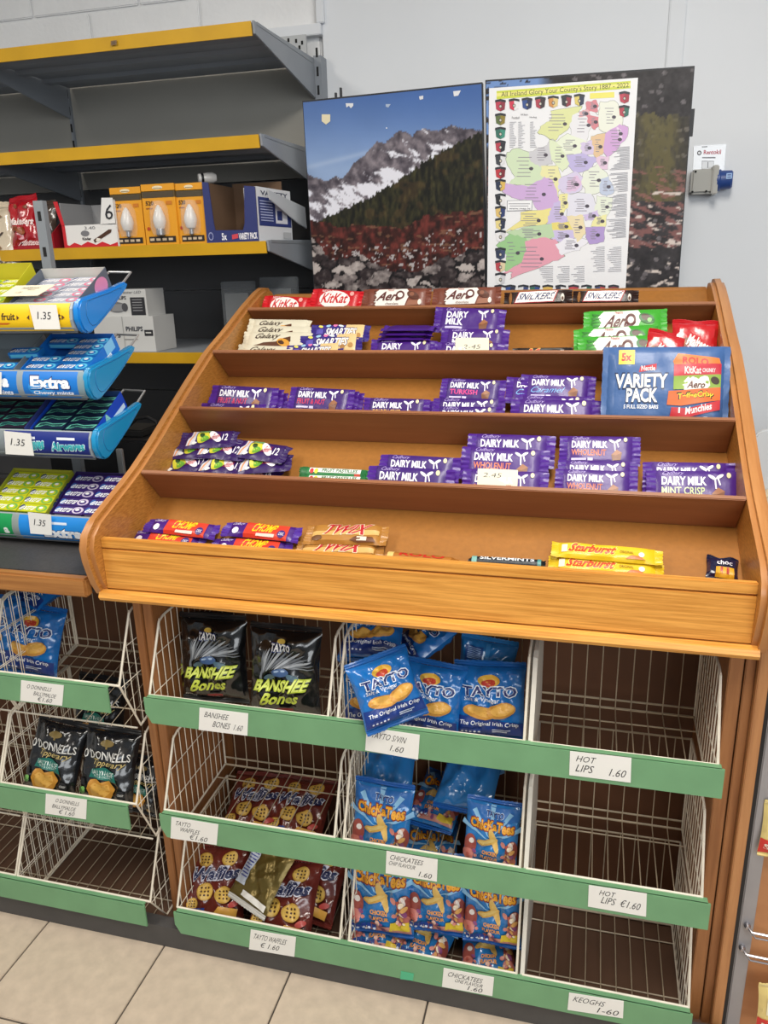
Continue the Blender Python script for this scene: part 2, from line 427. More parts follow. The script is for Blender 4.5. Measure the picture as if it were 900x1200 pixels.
# wire baskets: one thing for each compartment
def basket(xa, xb, zt, label, left=True, right=True, solid_left=False, solid_right=False, drop=0.0):
    b = thing('wire_basket', ((xa + xb) / 2, 0.15, zt - 0.085), label, 'basket', 'wire baskets in the counter')
    zf = zt - 0.082; zc = zt + 0.136; yb = 0.268; RW = 0.0011
    prof = [(0.047, zf - 0.005 - drop), (-0.006, zt), (0.058, zc - 0.006), (0.075, zc), (yb, zc + 0.004), (yb, zf + 0.004)]
    def ylo(z): return -0.006 + (zt - z) / (zt - zf + 0.012) * 0.051 if z < zt else -0.006 + (z - zt) / (zc - zt) * 0.064
    for sd, x, on, solid in (('l', xa, left, solid_left), ('r', xb, right, solid_right)):
        if not on: continue
        if solid:
            MB().prism(prof, x - 0.004, x + 0.004, M_WHITE).build('divider_plate', b)
            continue
        fr = MB().tube([(x, p, q) for p, q in prof], 0.0025, M_WIRE, 6, closed=True)
        fr.build('side_frame', b, recalc=False)
        g = MB(); y = yb - 0.022
        while y > 0.0:
            z0 = zf - drop * max(0, (0.2 - y)) / 0.15
            if y < 0.045: z0 = zf - 0.005 - drop + (0.047 - y) / 0.053 * (zt - zf + 0.005 + drop)
            z1 = zc if y > 0.06 else zt + (y + 0.006) / 0.064 * (zc - zt)
            g.tube([(x, y, z0), (x, y, z1)], RW, M_WIRE, 4); y -= 0.0235
        for q in (zf + 0.075, zf + 0.15):
            g.tube([(x, ylo(q), q), (x, yb, q)], RW, M_WIRE, 4)
        g.build('side_grid', b, recalc=False)
    f = MB(); n = max(3, round((xb - xa) / 0.0295)); 
    for i in range(1, n):
        x = xa + (xb - xa) * i / n
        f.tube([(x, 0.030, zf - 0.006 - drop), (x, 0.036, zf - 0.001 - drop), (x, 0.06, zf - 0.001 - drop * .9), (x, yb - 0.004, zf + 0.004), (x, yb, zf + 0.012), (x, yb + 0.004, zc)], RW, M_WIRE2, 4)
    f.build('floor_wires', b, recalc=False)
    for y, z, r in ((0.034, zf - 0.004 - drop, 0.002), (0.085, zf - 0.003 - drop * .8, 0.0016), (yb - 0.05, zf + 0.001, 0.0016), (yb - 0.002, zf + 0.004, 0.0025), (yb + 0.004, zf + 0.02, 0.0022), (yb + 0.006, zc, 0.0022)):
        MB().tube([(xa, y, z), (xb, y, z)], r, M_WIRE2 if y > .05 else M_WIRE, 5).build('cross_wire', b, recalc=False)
    MB().tube([(xa, -0.006, zt), (xb, -0.006, zt)], 0.0026, M_WIRE, 6).build('cross_wire', b, recalc=False)
    return b
ROWS = [0.640, 0.370, 0.117]
RN = ['top', 'middle', 'bottom']
CN = ['left hand', 'centre', 'right hand']
what = {(0, 0): 'holding black bags of bony crisps', (0, 1): 'heaped with blue salt and vinegar crisp bags', (0, 2): 'standing empty under the candy stand',
        (1, 0): 'empty above the waffle crisps', (1, 1): 'holding light blue puffed snack bags', (1, 2): 'empty in the middle row at the right',
        (2, 0): 'heaped with brown waffle crisp bags', (2, 1): 'packed with blue puffed snack bags at the bottom', (2, 2): 'empty in the bottom row near the floor'}
for r, zt in enumerate(ROWS):
    basket(0.066, 0.437, zt, 'cream wire basket ' + what[(r, 0)])
    basket(0.456, 0.797, zt, 'cream wire basket ' + what[(r, 1)])
    basket(0.808, 1.112, zt, 'cream wire basket ' + what[(r, 2)], solid_left=True)
whatl = ['holding blue crisps at far left of the top row', 'empty at far left of the middle row', 'empty at far left of the bottom row']
whatr = ['nearly empty beside the centre post, top row of the left bay', 'holding black bags of hand cooked crisps', 'empty with chipped frame in the bottom row of the left bay']
for r, zt in enumerate([0.652, 0.372, 0.117]):
    dv = (-0.30, -0.335, -0.342)[r]; dr = (.035, .035, 0.0)[r]
    basket(-0.66, dv - .006, zt, 'cream wire basket ' + whatl[r], drop=dr)
    basket(dv, 0.0, zt, 'cream wire basket ' + whatr[r], drop=dr)

# green strips with handwritten cards
def strip(name_lbl, xa, xb, zt, y=-0.021, chamfer=True, h=0.056, slope=0.0):
    s = MB()
    c = 0.012 if chamfer else 0.0
    prof = [(xa, zt), (xb, zt), (xb, zt - h), (xa + c, zt - h), (xa, zt - h * 0.6)] if chamfer else [(xa, zt), (xb, zt), (xb, zt - h), (xa, zt - h)]
    s.prism(prof, y, y + 0.004, M_GREEN, axis='y')
    s.box(xa + 0.004, xb - 0.004, y + 0.001, y + 0.016, zt - 0.004, zt, M_GREEN)
    o = s.build('shelf_edge_strip', bevel=0.0006)
    return tag(o, name_lbl, 'shelf strip', 'green shelf strips')
def card(parent, c, lines, y, m=None, name='price_card', lab=None):
    """c: four pixels, bottom left then counter-clockwise; lines: (text, x0, y0, x1, y1)"""
    m = m or M_CARD
    q = [atY(px, py, y) for px, py in c]
    nf = Vector((0, -1, 0)); mb = MB()
    mb.hexa([p for p in q], [p + nf * 0.0008 for p in q], m)
    S = bilin(*[p + nf * 0.0008 for p in q], nf)
    add_art(mb, [T(t, a, b, d, e, '#26262c', -0.004, 0.15, ri) for t, a, b, d, e, ri in lines], S, off0=0.0002, doff=0.00002)
    o = mb.build(name, parent, recalc=False)
    if lab: o['label'] = lab
    return o
ST = [strip('green painted strip along the top row of baskets, main bay', 0.061, 1.121, 0.642),
      strip('green painted strip along the middle row of baskets, main bay', 0.061, 1.125, 0.370),
      strip('green painted strip along the bottom row of baskets, main bay', 0.064, 1.118, 0.117)]
yc = -0.0216
def rc(x0, y0, x1, y1, dy): return [(x0 + 1, y1 - dy), (x1, y1), (x1 + 1, y0 + dy), (x0, y0)]
card(ST[0], [(233, 855), (290, 862), (291, 836), (234, 829)], [('BANSHEE', .12, .62, .6, .86, -.03), ('BONES  1.60', .3, .22, .9, .48, -.05)], yc)
card(ST[0], [(428, 879), (490, 890), (492, 861), (430, 852)], [('TAYTO S/VIN', .1, .6, .75, .85, -.04), ('1.60', .48, .18, .72, .42, -.03)], yc)
card(ST[0], [(667, 908), (739, 917), (740, 888), (668, 880)], [('HOT', .12, .62, .42, .86, -.02), ('LIPS     1.60', .12, .2, .92, .5, -.03)], yc)
card(ST[1], [(200, 982), (254, 990), (256, 966), (201, 957)], [('TAYTO', .1, .66, .42, .86, -.02), ('WAFFLES', .2, .4, .62, .6, -.04), ('€1.60', .42, .1, .8, .34, -.04)], yc)
card(ST[1], [(452, 1023), (512, 1033), (513, 1007), (453, 997)], [('CHICKATEES', .08, .66, .72, .88, -.04), ('CHIP FLAVOUR', .06, .42, .58, .6, -.05), ('1.60', .66, .12, .9, .34, -.04)], yc)
card(ST[1], [(689, 1062), (757, 1074), (758, 1047), (690, 1037)], [('HOT', .2, .64, .46, .86, -.03), ('LIPS  €1.60', .24, .28, .9, .6, -.05)], yc)
card(ST[2], [(292, 1112), (345, 1121), (347, 1098), (294, 1089)], [('TAYTO WAFFLES', .08, .58, .8, .84, -.06), ('€ 1.60', .25, .2, .66, .46, -.03)], yc)
card(ST[2], [(518, 1156), (577, 1167), (579, 1145), (520, 1134)], [('CHICKATEES', .1, .62, .78, .86, -.06), ('ONE FLAVOUR', .25, .38, .8, .56, -.05), ('1.60', .52, .1, .8, .32, -.03)], yc)
card(ST[2], [(665, 1183), (730, 1193), (731, 1173), (667, 1163)], [('KEOGHS', .1, .56, .66, .85, -.06), ('1-60', .55, .12, .92, .42, -.03)], yc)
card(ST[2], [(469, 1147), (484, 1149), (485, 1141), (470, 1138)], [], yc, mat('teal_tape', '#4fb588', 0.4), 'tape', 'teal tape scrap')
SL = [strip('green painted strip under the top left basket with blue crisps', -0.66, -0.018, 0.652, chamfer=False),
      strip('green painted strip with worn paint in front of black crisp bags', -0.66, -0.012, 0.372, chamfer=False),
      strip('green painted strip of the lowest left baskets near the floor tiles', -0.66, -0.006, 0.117, chamfer=False)]
card(SL[0], [(24, 821), (73, 827), (75, 803), (25, 797)], [('O DONNELLS', .15, .66, .72, .85, -.04), ('BALLYMALOE', .32, .36, .84, .55, -.04), ('€1.60', .42, .1, .76, .32, -.03)], yc)
card(SL[1], [(53, 953), (101, 960), (102, 937), (54, 930)], [('O DONNELLS', .25, .66, .82, .85, -.04), ('BALLYMALOE', .18, .36, .74, .55, -.04), ('€ 1.60', .34, .1, .72, .32, -.03)], yc)

# ------------------------------------------------------------------ candy stand
SW = 1.14
LIPS = [(0.0, 0.962), (0.159, 1.047), (0.337, 1.147), (0.520, 1.249), (0.740, 1.334)]
JUNC = [None, (0.222, 0.982), (0.398, 1.092), (0.600, 1.175), (0.800, 1.288)]
def slope(y): return 0.857 + 0.5385 * y
cs = thing('display_stand', (SW / 2, 0.45, 0.839), 'sloped oak candy display stand with five stepped rows on the counter', 'display stand')
PR = [(0.0, 0.842), (-0.018, 0.875), (-0.030, 0.918), (-0.033, 0.948), (-0.022, 0.976), (0.006, 0.997), (0.06, 1.018), (0.105, 1.035), (0.165, 1.060), (0.235, 1.095),
      (0.337, 1.152), (0.430, 1.203), (0.525, 1.252), (0.63, 1.293), (0.745, 1.342), (0.83, 1.374), (0.875, 1.386), (0.915, 1.384), (0.945, 1.362), (0.95, 1.33), (0.95, 0.842)]
for x0, x1 in ((-0.031, 0.0), (SW, SW + 0.031)):
    p = MB().prism(PR, x0, x1, M_OAKS).build('side_panel', cs, bevel=0.009)
    p.data.materials.append(M_OAKE)
    for f in p.data.polygons:
        if abs(f.normal.x) < 0.9: f.material_index = 1
    for f in p.data.polygons: f.use_smooth = True
    p.data.set_sharp_from_angle(angle=math.radians(35))
th = math.atan(0.5385)
nx, nz = -math.sin(th), math.cos(th)
MB().prism([(0.012, slope(0.012)), (0.94, slope(0.94)), (0.94 - nx * 0.01, slope(0.94) - nz * 0.01), (0.012 - nx * 0.01, slope(0.012) - nz * 0.01)], 0, SW, M_HARD).build('sloped_back', cs)
MB().prism([(0.93, slope(0.93) - 0.02), (0.945, slope(0.945) - 0.02), (0.945, 1.366), (0.932, 1.364)], 0, SW, M_HARD).build('top_board', cs)
for (ly, lz), j in zip(LIPS[1:], JUNC[1:]):
    jy, jz = j; jz = slope(jy); d = Vector((jy - ly, jz - lz)).normalized(); w = Vector((-d.y, d.x)) * 0.009
    if w.x < 0: w = -w
    MB().prism([(ly, lz), (jy, jz), (jy + w.x, jz + w.y), (ly + w.x, lz + w.y)], 0.0005, SW - 0.0005, M_LIP).build('shelf_board', cs, bevel=0.0015)
MB().box(0, SW, 0.0, 0.012, 0.943, 0.962, M_OAK).build('front_rail', cs, bevel=0.0015)
MB().box(0, SW, 0.0005, 0.012, 0.8605, 0.9400, M_OAK).build('fascia', cs, bevel=0.001)
MB().prism([(-0.010, 0.839), (-0.014, 0.846), (-0.010, 0.855), (0.0, 0.858), (0.03, 0.858), (0.03, 0.839)], -0.012, SW + 0.012, M_OAK).build('base_moulding', cs)
# ------------------------------------------------------------------ chocolate bars: kinds
def dm(kind, flav, fc, two=False, seed=1, base='#43187a'):
    art = [E(.52, .5, .5, .46, '#54339f')] if False else []
    art += [T('Cadbury', .08, .82, .34, .97, '#b9a6e0', 0.0, .3)]
    if two:
        art += [T('DAIRY', .10, .56, .48, .82, '#f4f2fa', .035), T('MILK', .10, .28, .40, .54, '#f4f2fa', .035), R(.10, .14, .4, .22, '#cfc6e8')]
    else:
        art += [T('DAIRY MILK', .07, .57, .62, .81, '#f4f2fa', .035), T(flav, .07, .31, .60, .52, fc, .018 if fc != '#7fb4ec' else 0.0, .0 if fc != '#7fb4ec' else .3), R(.07, .15, .30, .22, '#cfc6e8'), R(.32, .14, .40, .23, '#cfc6e8')]
    art += [E(.69, .80, .03, .085, '#f2f0f6', 30), E(.78, .82, .03, .075, '#f2f0f6', -30), Pg([(.715, .78), (.735, .78), (.745, .48), (.725, .48)], '#eeeaf5'), Pg([(.745, .8), (.765, .82), (.795, .6), (.78, .58)], '#eeeaf5'),
            Pg([(.68, .34), (.76, .52), (.84, .42), (.82, .16), (.70, .14)], '#7b4a2c'), Pg([(.68, .34), (.76, .52), (.84, .42), (.75, .32)], '#9c6540'), E(.89, .86, .028, .08, '#e8ddb0')]
    packet(kind, 0.130, 0.064, 0.010, base, art, seed=seed, sealc='#4a1e88', seal=0.016, wr=0.0009)
dm('dm', '', '#ffffff', True, 2)
dm('dm_wholenut', 'WHOLENUT', '#e0805f', seed=3)
dm('dm_mint', 'MINT CRISP', '#d9e6b2', seed=4)
dm('dm_turkish', 'TURKISH', '#e2478f', seed=5, base='#3a1670')
dm('dm_fruit', 'FRUIT & NUT', '#cf3a62', seed=6, base='#3a176c')
dm('dm_golden', 'GOLDEN CRISP', '#e0b060', seed=7, base='#3a176c')
dm('dm_caramel', 'Caramel', '#7fb4ec', seed=8)
packet('kitkat', 0.104, 0.050, 0.010, '#c8131f', [E(.47, .46, .37, .46, '#f4efea'), T('KitKat', .17, .25, .78, .76, '#c8131f', .025, .12, .06), T('NESTLE', .14, .8, .4, .93, '#f3d9d6', .01), E(.86, .82, .05, .11, '#e8a79f'), E(.80, .1, .09, .12, '#a9662f')], seed=11, sealc='#d11a26')
packet('aero', 0.138, 0.048, 0.011, '#7b4130', [Pg([(.16, .08), (.12, .3), (.17, .5), (.12, .7), (.2, .92), (.68, .94), (.74, .7), (.70, .45), (.66, .1)], '#f2ece4')] + [E(.13 + .01 * (i % 2), .1 + i * .12, .02, .045, '#5f2c1f') for i in range(7)]
       + [T('Aero', .2, .33, .62, .8, '#5a2320', .03, .2), E(.57, .62, .075, .22, '#5a2320'), E(.57, .62, .045, .13, '#f2ece4'), T('chocolate', .33, .12, .55, .24, '#5a2320'), T('Nestle', .36, .82, .46, .93, '#b84a3c'), E(.79, .6, .09, .22, '#5b3020', 15), E(.77, .66, .04, .1, '#8a5238'), Pg([(.68, .08), (.9, .12), (.88, .36), (.72, .34)], '#9a6248'), E(.91, .26, .03, .14, '#ece4d8')], seed=12)
packet('snickers', 0.132, 0.036, 0.016, '#2a1712', [Pg([(.08, .1), (.17, .92), (.86, .92), (.78, .1)], '#a8232c'), Pg([(.10, .15), (.18, .87), (.84, .87), (.76, .15)], '#f1eee9'), T('SNICKERS', .17, .30, .77, .76, '#1e2a60', .02, .16), E(.93, .4, .03, .26, '#e9e2d6'), E(.93, .32, .02, .13, '#5a3a28'), E(.02, .5, .03, .4, '#a5703c')], seed=13)
packet('galaxy', 0.138, 0.058, 0.010, '#ddd6bf', [T('Galaxy', .13, .56, .55, .88, '#3a2416', .012, .3), Pg([(.12, .3), (.3, .46), (.5, .5), (.62, .66), (.74, .74), (.76, .5), (.66, .3), (.48, .2), (.3, .22)], '#5b351f'), E(.64, .46, .1, .2, '#d99a35', 20), E(.6, .46, .05, .1, '#4a2a18', 20)], seed=14)
packet('smarties', 0.116, 0.044, 0.012, '#3a2a83', [R(.62, 0.02, .99, .98, '#e5c58b'), TO('SMARTIES', .22, .28, .84, .72, '#f4f1ee', '#2b1f63', .06, .03, .1)] + [E(x, y, .045, .09, c, r) for x, y, c, r in ((.1, .82, '#e9dd6a', 20), (.26, .86, '#9ec6e4', -10), (.4, .9, '#e67bb0', 0), (.52, .86, '#dfe9ef', 30), (.12, .2, '#df5b3b', 0), (.33, .12, '#5ab0dd', 0), (.5, .14, '#e64e55', 0))] + [E(.75, .22, .05, .12, '#a9783d'), E(.9, .3, .05, .13, '#b98a4b'), R(.02, .35, .17, .65, '#5b52b0')], seed=15)
packet('mars', 0.128, 0.042, 0.016, '#1b1413', [TO('Mars', .2, .2, .75, .82, '#d8242b', '#e6b55a', .05, .03, .2), R(.86, .25, .93, .75, '#d6cfc6')], seed=16)
packet('aero_mint', 0.150, 0.066, 0.011, '#3fa62f', [Pg([(.16, .08), (.12, .3), (.17, .5), (.12, .7), (.2, .92), (.68, .94), (.74, .7), (.70, .45), (.66, .1)], '#eef0e6')] + [Pg([(.02 + .02 * (i % 3), .08 + i * .13), (.17, .14 + i * .13), (.03, .2 + i * .13)], '#277c22') for i in range(6)]
       + [T('Aero', .24, .3, .6, .78, '#5a2320', .03, .2), E(.58, .58, .075, .24, '#5a2320'), E(.58, .58, .042, .13, '#eef0e6'), T('Nestle', .36, .82, .47, .93, '#b8323c'), E(.80, .62, .1, .2, '#1f6d2a', 15), E(.79, .66, .06, .12, '#4b2c1c', 15), E(.84, .56, .03, .08, '#8fd07c')], seed=17)
packet('chomp', 0.118, 0.033, 0.012, '#43187a', [R(.26, .0, .93, 1.0, '#d63f2a'), T('CHOMP', .38, .3, .74, .88, '#f2d21c', .025, .1), T('Cadbury', .04, .62, .22, .86, '#d9cdf0', 0, .2), E(.12, .3, .05, .2, '#efeaf6'), R(.46, .06, .74, .22, '#f0c9bd'), E(.84, .3, .06, .24, '#3a2374'), T('CHOC', .8, .2, .88, .4, '#f0eaf2', .02)], seed=18, sealc='#54309a')
packet('twix', 0.128, 0.046, 0.018, '#b07a35', [Pg([(.02, .3), (.98, .4), (.98, .62), (.02, .55)], '#d7ae66'), T('TWIX', .18, .34, .84, .92, '#ecdcc0', .05, .25), T('TWIX', .195, .37, .825, .89, '#b81f2a', .025, .25), Pg([(.58, .1), (.68, .3), (.9, .26), (.95, .05), (.7, .02)], '#6b3f22'), R(.68, .08, .82, .26, '#e6d8c4'), E(.1, .2, .08, .12, '#6d4420')], seed=19, wr=0.0014, nu=22, nv=10)
packet('starburst', 0.158, 0.034, 0.014, '#e0bf1e', [TO('Starburst', .12, .28, .6, .84, '#d8431f', '#f6e26a', .05, .04, .1), R(.03, .25, .09, .75, '#f1ecca'), T('ORIGINAL', .64, .4, .78, .58, '#7a4a1c'), Pg([(.7, .1), (.76, .3), (.84, .3), (.9, .1)], '#d46a24'), E(.86, .4, .03, .15, '#f5f0dc')], seed=20)
packet('freddo', 0.096, 0.050, 0.009, '#331a5c', [Pg([(.06, .1), (.2, .1), (.27, .92), (.13, .92)], '#cfcfd6'), Pg([(.1, .1), (.13, .1), (.2, .92), (.17, .92)], '#e59a6a'), E(.4, .55, .14, .36, '#d8d23e'), E(.44, .45, .09, .2, '#6fae3f'), E(.37, .66, .05, .12, '#2d4a20'), R(.28, .86, .52, .98, '#6fa06a'), E(.66, .55, .1, .36, '#efe9ee', 20), T('Freddo', .58, .36, .76, .74, '#c8313a', .015, .2), T('12', .82, .34, .94, .7, '#efecf4', .02), E(.24, .22, .05, .13, '#f2f2f2')], seed=21, wr=0.0018, nu=22, nv=10)
packet('pastilles', 0.122, 0.027, 0.027, '#2f7d45', [R(.02, .02, .12, .98, '#2a6b3c'), R(.16, .52, .95, .86, '#eef0ea'), T('FRUIT PASTILLES', .36, .56, .9, .82, '#2b6b3a', .03), E(.2, .6, .03, .2, '#c8323a'), E(.27, .6, .03, .2, '#d9d240'), R(.86, .1, .95, .5, '#c94b3a')], seed=22, sy=2, sx=40, wr=0, seal=0.004, name='sweet_roll', cat='sweets')
packet('rolo', 0.118, 0.025, 0.025, '#b0702c', [T('ROLO', .2, .5, .85, .95, '#c62a22', .03), R(.03, .1, .12, .9, '#e3c276')], seed=23, sy=2, sx=40, wr=0, seal=0.004, name='sweet_roll', cat='sweets')
packet('silvermints', 0.126, 0.022, 0.022, '#16212a', [T('SILVERMINTS', .14, .46, .88, .86, '#e8eef2', .025), R(.03, .1, .1, .95, '#7fb7b0'), R(.92, .1, .97, .95, '#4f8f8c')], seed=24, sy=2, sx=40, wr=0, seal=0.004, name='sweet_roll', cat='sweets')
packet('malt', 0.10, 0.085, 0.02, '#c21a24', [Pg([(.1, .35), (.2, .48), (.34, .5), (.42, .36), (.3, .22), (.14, .24)], '#7a3f22'), T('Maltesers', .34, .3, .92, .62, '#f3ece6', .04, .3, -.3), E(.22, .36, .07, .1, '#b0753f')], seed=25, bag=True, nu=12, nv=12, name='sweet_pouch', cat='sweets', seal=0.008)
packet('mini', 0.048, 0.04, 0.014, '#171b3c', [R(.28, .0, .86, .44, '#e0a421'), T('choc', .3, .56, .8, .8, '#e8e6ee', .02), R(.42, .1, .5, .42, '#b53a24'), R(.62, .1, .7, .42, '#b53a24')], seed=26, bag=True, nu=10, nv=10, name='sweet_pouch', cat='sweets', seal=0.006)
packet('variety', 0.238, 0.172, 0.03, '#3f6399', [R(.09, .76, .23, .95, '#f0cf45'), T('5x', .115, .8, .205, .91, '#c8281f', .05), Pg([(.27, .66), (.28, .73), (.42, .77), (.42, .70)], '#c5303c'), T('Nestle', .29, .68, .41, .745, '#f3e6e6', .02)]
       + TO('VARIETY', .07, .46, .52, .64, '#f5f3ee', '#1d2d52', .06, .035) + TO('PACK', .17, .28, .44, .46, '#f5f3ee', '#1d2d52', .06, .035) + [T('5 FULL SIZED BARS', .15, .20, .45, .25, '#eef0f4', .03)]
       + [Pg([(.56, .80), (.60, .90), (.95, .84), (.97, .74), (.58, .73)], '#d97a35'), T('ROLO', .64, .77, .86, .86, '#c9322a', .04, 0, -.03),
          Pg([(.57, .60), (.57, .76), (.97, .77), (.97, .62)], '#c32a3c'), T('KitKat', .66, .64, .80, .73, '#f2dad6', .03), T('CHUNKY', .81, .66, .92, .71, '#f2e6e4', .02),
          Pg([(.57, .44), (.57, .61), (.97, .64), (.97, .47)], '#8aa83f'), Pg([(.66, .44), (.64, .52), (.69, .6), (.86, .62), (.88, .5), (.84, .43)], '#efe9df'), T('Aero', .69, .46, .84, .55, '#5a2a22', .03, .2), E(.92, .56, .035, .05, '#3a2a1c', 20),
          Pg([(.52, .25), (.53, .42), (.62, .43), (.97, .48), (.97, .32), (.64, .24)], '#e0692a'), T('ToffeeCrisp', .60, .285, .92, .405, '#211a14', .045, 0, .05), T('ToffeeCrisp', .61, .30, .91, .39, '#f1d32c', .02, 0, .05),
          Pg([(.55, .1), (.56, .22), (.70, .21), (.97, .32), (.97, .2), (.7, .1)], '#c62c35'), T('Munchies', .68, .13, .9, .22, '#f4ecea', .03, 0, .07), R(.62, .15, .635, .22, '#f4ecea'),
          Pg([(.74, .02), (.78, .1), (.9, .14), (.95, .02)], '#46608c'), E(.85, .06, .05, .05, '#dfe4ee'), E(.85, .06, .04, .04, '#46608c')],
       bag=False, seal=0.012, sx=5, sy=4, wr=0.0016, nu=24, nv=16, seed=27, name='variety_pack', cat='sweets')

def lean(kind, row, k, pL, pR, label, group=None, tilt=56):
    jy = JUNC[row][0] + 0.012 + 0.0125 * k
    return put(kind, frame(pL, pR, tilt, jy, slope(jy), KINDS[kind]), label, group)
def lie(kind, k, pL, pR, label, group=None, fit=(0.85, 1.2), lift=0.0):
    return put(kind, frame(pL, pR, math.degrees(th), 0.0, slope(0.0), KINDS[kind], fit, 0.001 + k * 0.011 + lift), label, group)
GB = 'chocolate bars on the candy stand'
# top row
lean('kitkat', 4, 0, (310, 346), (366, 349), 'red wafer bar at the left end of the top row, sunk behind the lip', GB, 62)
lean('kitkat', 4, 0, (367, 338), (427, 342), 'red wafer bar standing taller, beside the brown bubbly bars', GB, 62)
lean('aero', 4, 0, (426, 339), (506.5, 338), 'brown bubbly chocolate bar next to the red wafer bars', GB, 62)
lean('aero', 4, 0, (507.5, 338), (588, 336), 'brown bubbly chocolate bar next to the dark nougat bars', GB, 62)
lean('snickers', 4, 0, (591, 343), (671, 339), 'dark brown nut bar next to the brown bubbly bar, top row', GB, 62)
lean('snickers', 4, 0, (671.5, 341), (749, 340), 'dark brown nut bar at the right end of the top row', GB, 62)
# second row
for k, a, b, t in ((3, (293, 374), (366, 375), 'cream wrapped caramel bar, rearmost of its pile'), (2, (291, 381), (369, 383), 'cream wrapped caramel bar, second from the back of its pile'), (1, (287, 389), (367, 389), 'cream wrapped caramel bar showing its whole gold swirl'), (0, (280, 404), (362, 406), 'cream wrapped caramel bar at the front of its pile')):
    lean('galaxy', 3, k, a, b, t, GB, 50)
for k, a, b, t in ((2, (366, 381), (435, 381), 'purple and cream sugar bean bar, rearmost of three'), (1, (352, 394), (427, 391), 'purple and cream sugar bean bar, middle of three'), (0, (337, 405), (404, 402), 'purple and cream sugar bean bar, front of three, half hidden')):
    lean('smarties', 3, k, a, b, t, GB, 52)
K = KINDS['dm']
for k, t in ((0, 'lowest'), (1, 'middle'), (2, 'topmost')):
    p = atY(476, 390, 0.68)
    put('dm', Matrix.Translation((p.x + 0.004 * k, 0.672, p.z + 0.0108 * (k - 1))) @ Matrix.Rotation(math.radians(7), 4, 'X') @ Matrix.Rotation(math.pi, 4, 'Y') @ Matrix.Scale(0.8, 4), 'purple milk chocolate bar lying edge on, %s of a flat pile' % t, GB)
lean('dm', 3, 0, (436, 398), (513, 399), 'purple milk chocolate bar in front of the flat pile of bars', GB)
lean('dm', 3, 3, (511, 360), (594, 362.5), 'purple milk chocolate bar standing highest behind the small price card', GB)
lean('dm', 3, 1, (518, 385), (598, 386), 'purple milk chocolate bar in the middle behind the small price card', GB)
lean('dm', 3, 0, (510, 401), (592, 402), 'purple milk chocolate bar directly behind the small price card', GB)
lean('mars', 3, 0, (601, 408), (671, 407), 'black bar with red lettering, only its top edge showing', GB)
lean('aero_mint', 3, 2, (684, 365), (782, 362), 'green mint bubbly bar, rearmost of three', GB)
lean('aero_mint', 3, 1, (672, 386), (771, 380), 'green mint bubbly bar, middle of three, shifted left', GB)
lean('aero_mint', 3, 0, (677, 395), (781, 392), 'green mint bubbly bar, front of three', GB)
lean('malt', 3, 1, (788, 374), (844, 376), 'red sweet pouch behind the big blue variety pack', 'red sweet pouches')
lean('malt', 3, 0, (772, 386), (797, 391), 'small red sweet pouch between the mint bars and the larger red pouch', 'red sweet pouches')
# third row
def dms(kind, row, rows, what, pos):
    for k, a, b in rows:
        n = len(rows); i = [r[0] for r in rows].index(k)
        w = 'only one' if n == 1 else ('rearmost' if i == 0 else ('frontmost' if i == n - 1 else ('second from the back' if i == 1 else 'third from the back')))
        lean(kind, row, k, a, b, 'purple %s bar %s, %s' % (what, pos, w), GB)
dms('dm_fruit', 2, [(3, (262, 457), (339, 461)), (2, (256, 453), (334, 457)), (1, (249, 451), (328, 455)), (0, (236, 472), (313, 474))], 'fruit and nut', 'left in the middle row')
dms('dm_fruit', 2, [(2, (353, 457), (428, 461)), (1, (348, 455), (422, 459)), (0, (341, 453), (417, 457))], 'fruit and nut', 'next to the golden crisp bars')
dms('dm_golden', 2, [(1, (436, 469), (511, 470)), (0, (427, 466), (505, 468))], 'golden crisp', 'in the middle row')
dms('dm_turkish', 2, [(3, (518, 443), (594, 446)), (1, (508, 466), (593, 468)), (0, (507, 476), (590, 477))], 'turkish delight', 'next to the caramel bars')
dms('dm_caramel', 2, [(3, (594, 442), (680, 444)), (2, (611, 439), (699, 441)), (1, (604, 463), (694, 465)), (0, (598, 468), (706, 469))], 'caramel', 'left of the blue variety pack')
jy = JUNC[2][0] + 0.008
put('variety', frame((707, 407), (857, 406), 70, jy, slope(jy), KINDS['variety'], (0.9, 1.1)), 'big blue variety pack pouch of five bars with a yellow corner square')
# fourth row
FR = [((204, 508), (293, 504), 3, 0, 'at the back of the loose heap'), ((192, 519), (276, 518), 2, 0, 'at the left in the second layer of the heap'), ((224, 515), (306, 522), 2, .003, 'in the middle of the second layer of the heap'), ((270, 514), (354, 525), 2, 0.006, 'at the right in the second layer of the heap'),
      ((176, 540), (262, 531), 1, 0, 'slanting at the front left of the heap'), ((222, 533), (312, 541), 1, 0.003, 'at the front middle of the heap'), ((268, 537), (350, 531), 1, 0.006, 'at the front right of the heap'), ((190, 545), (278, 549), 0, 0, 'half hidden at the very front left of the heap'), ((255, 545), (346, 553), 0, 0.002, 'half hidden at the very front right of the heap')]
for i, (a, b, k, l, t) in enumerate(FR):
    lie('freddo', k, a, b, 'small dark purple chocolate bar ' + t, 'small bars heaped loose', (0.7, 1.1), l)
jy = JUNC[1][0] + 0.014
put('pastilles', frame((352, 547), (432, 551), 56, jy + .02, slope(jy + .02), KINDS['pastilles']), 'green fruit sweet roll, the rear one of two', 'sweet rolls')
put('pastilles', frame((351, 556), (431, 559), 56, jy, slope(jy), KINDS['pastilles']), 'green fruit sweet roll, the front one of two', 'sweet rolls')
dms('dm_turkish', 1, [(1, (446, 532), (541, 537)), (0, (432, 545), (534, 551))], 'turkish delight', 'beside the green sweet rolls')
dms('dm_wholenut', 1, [(3, (549, 508), (652, 511)), (1, (542, 523), (645, 528)), (0, (543, 549), (644, 554))], 'whole nut', 'behind the fourth row price card')
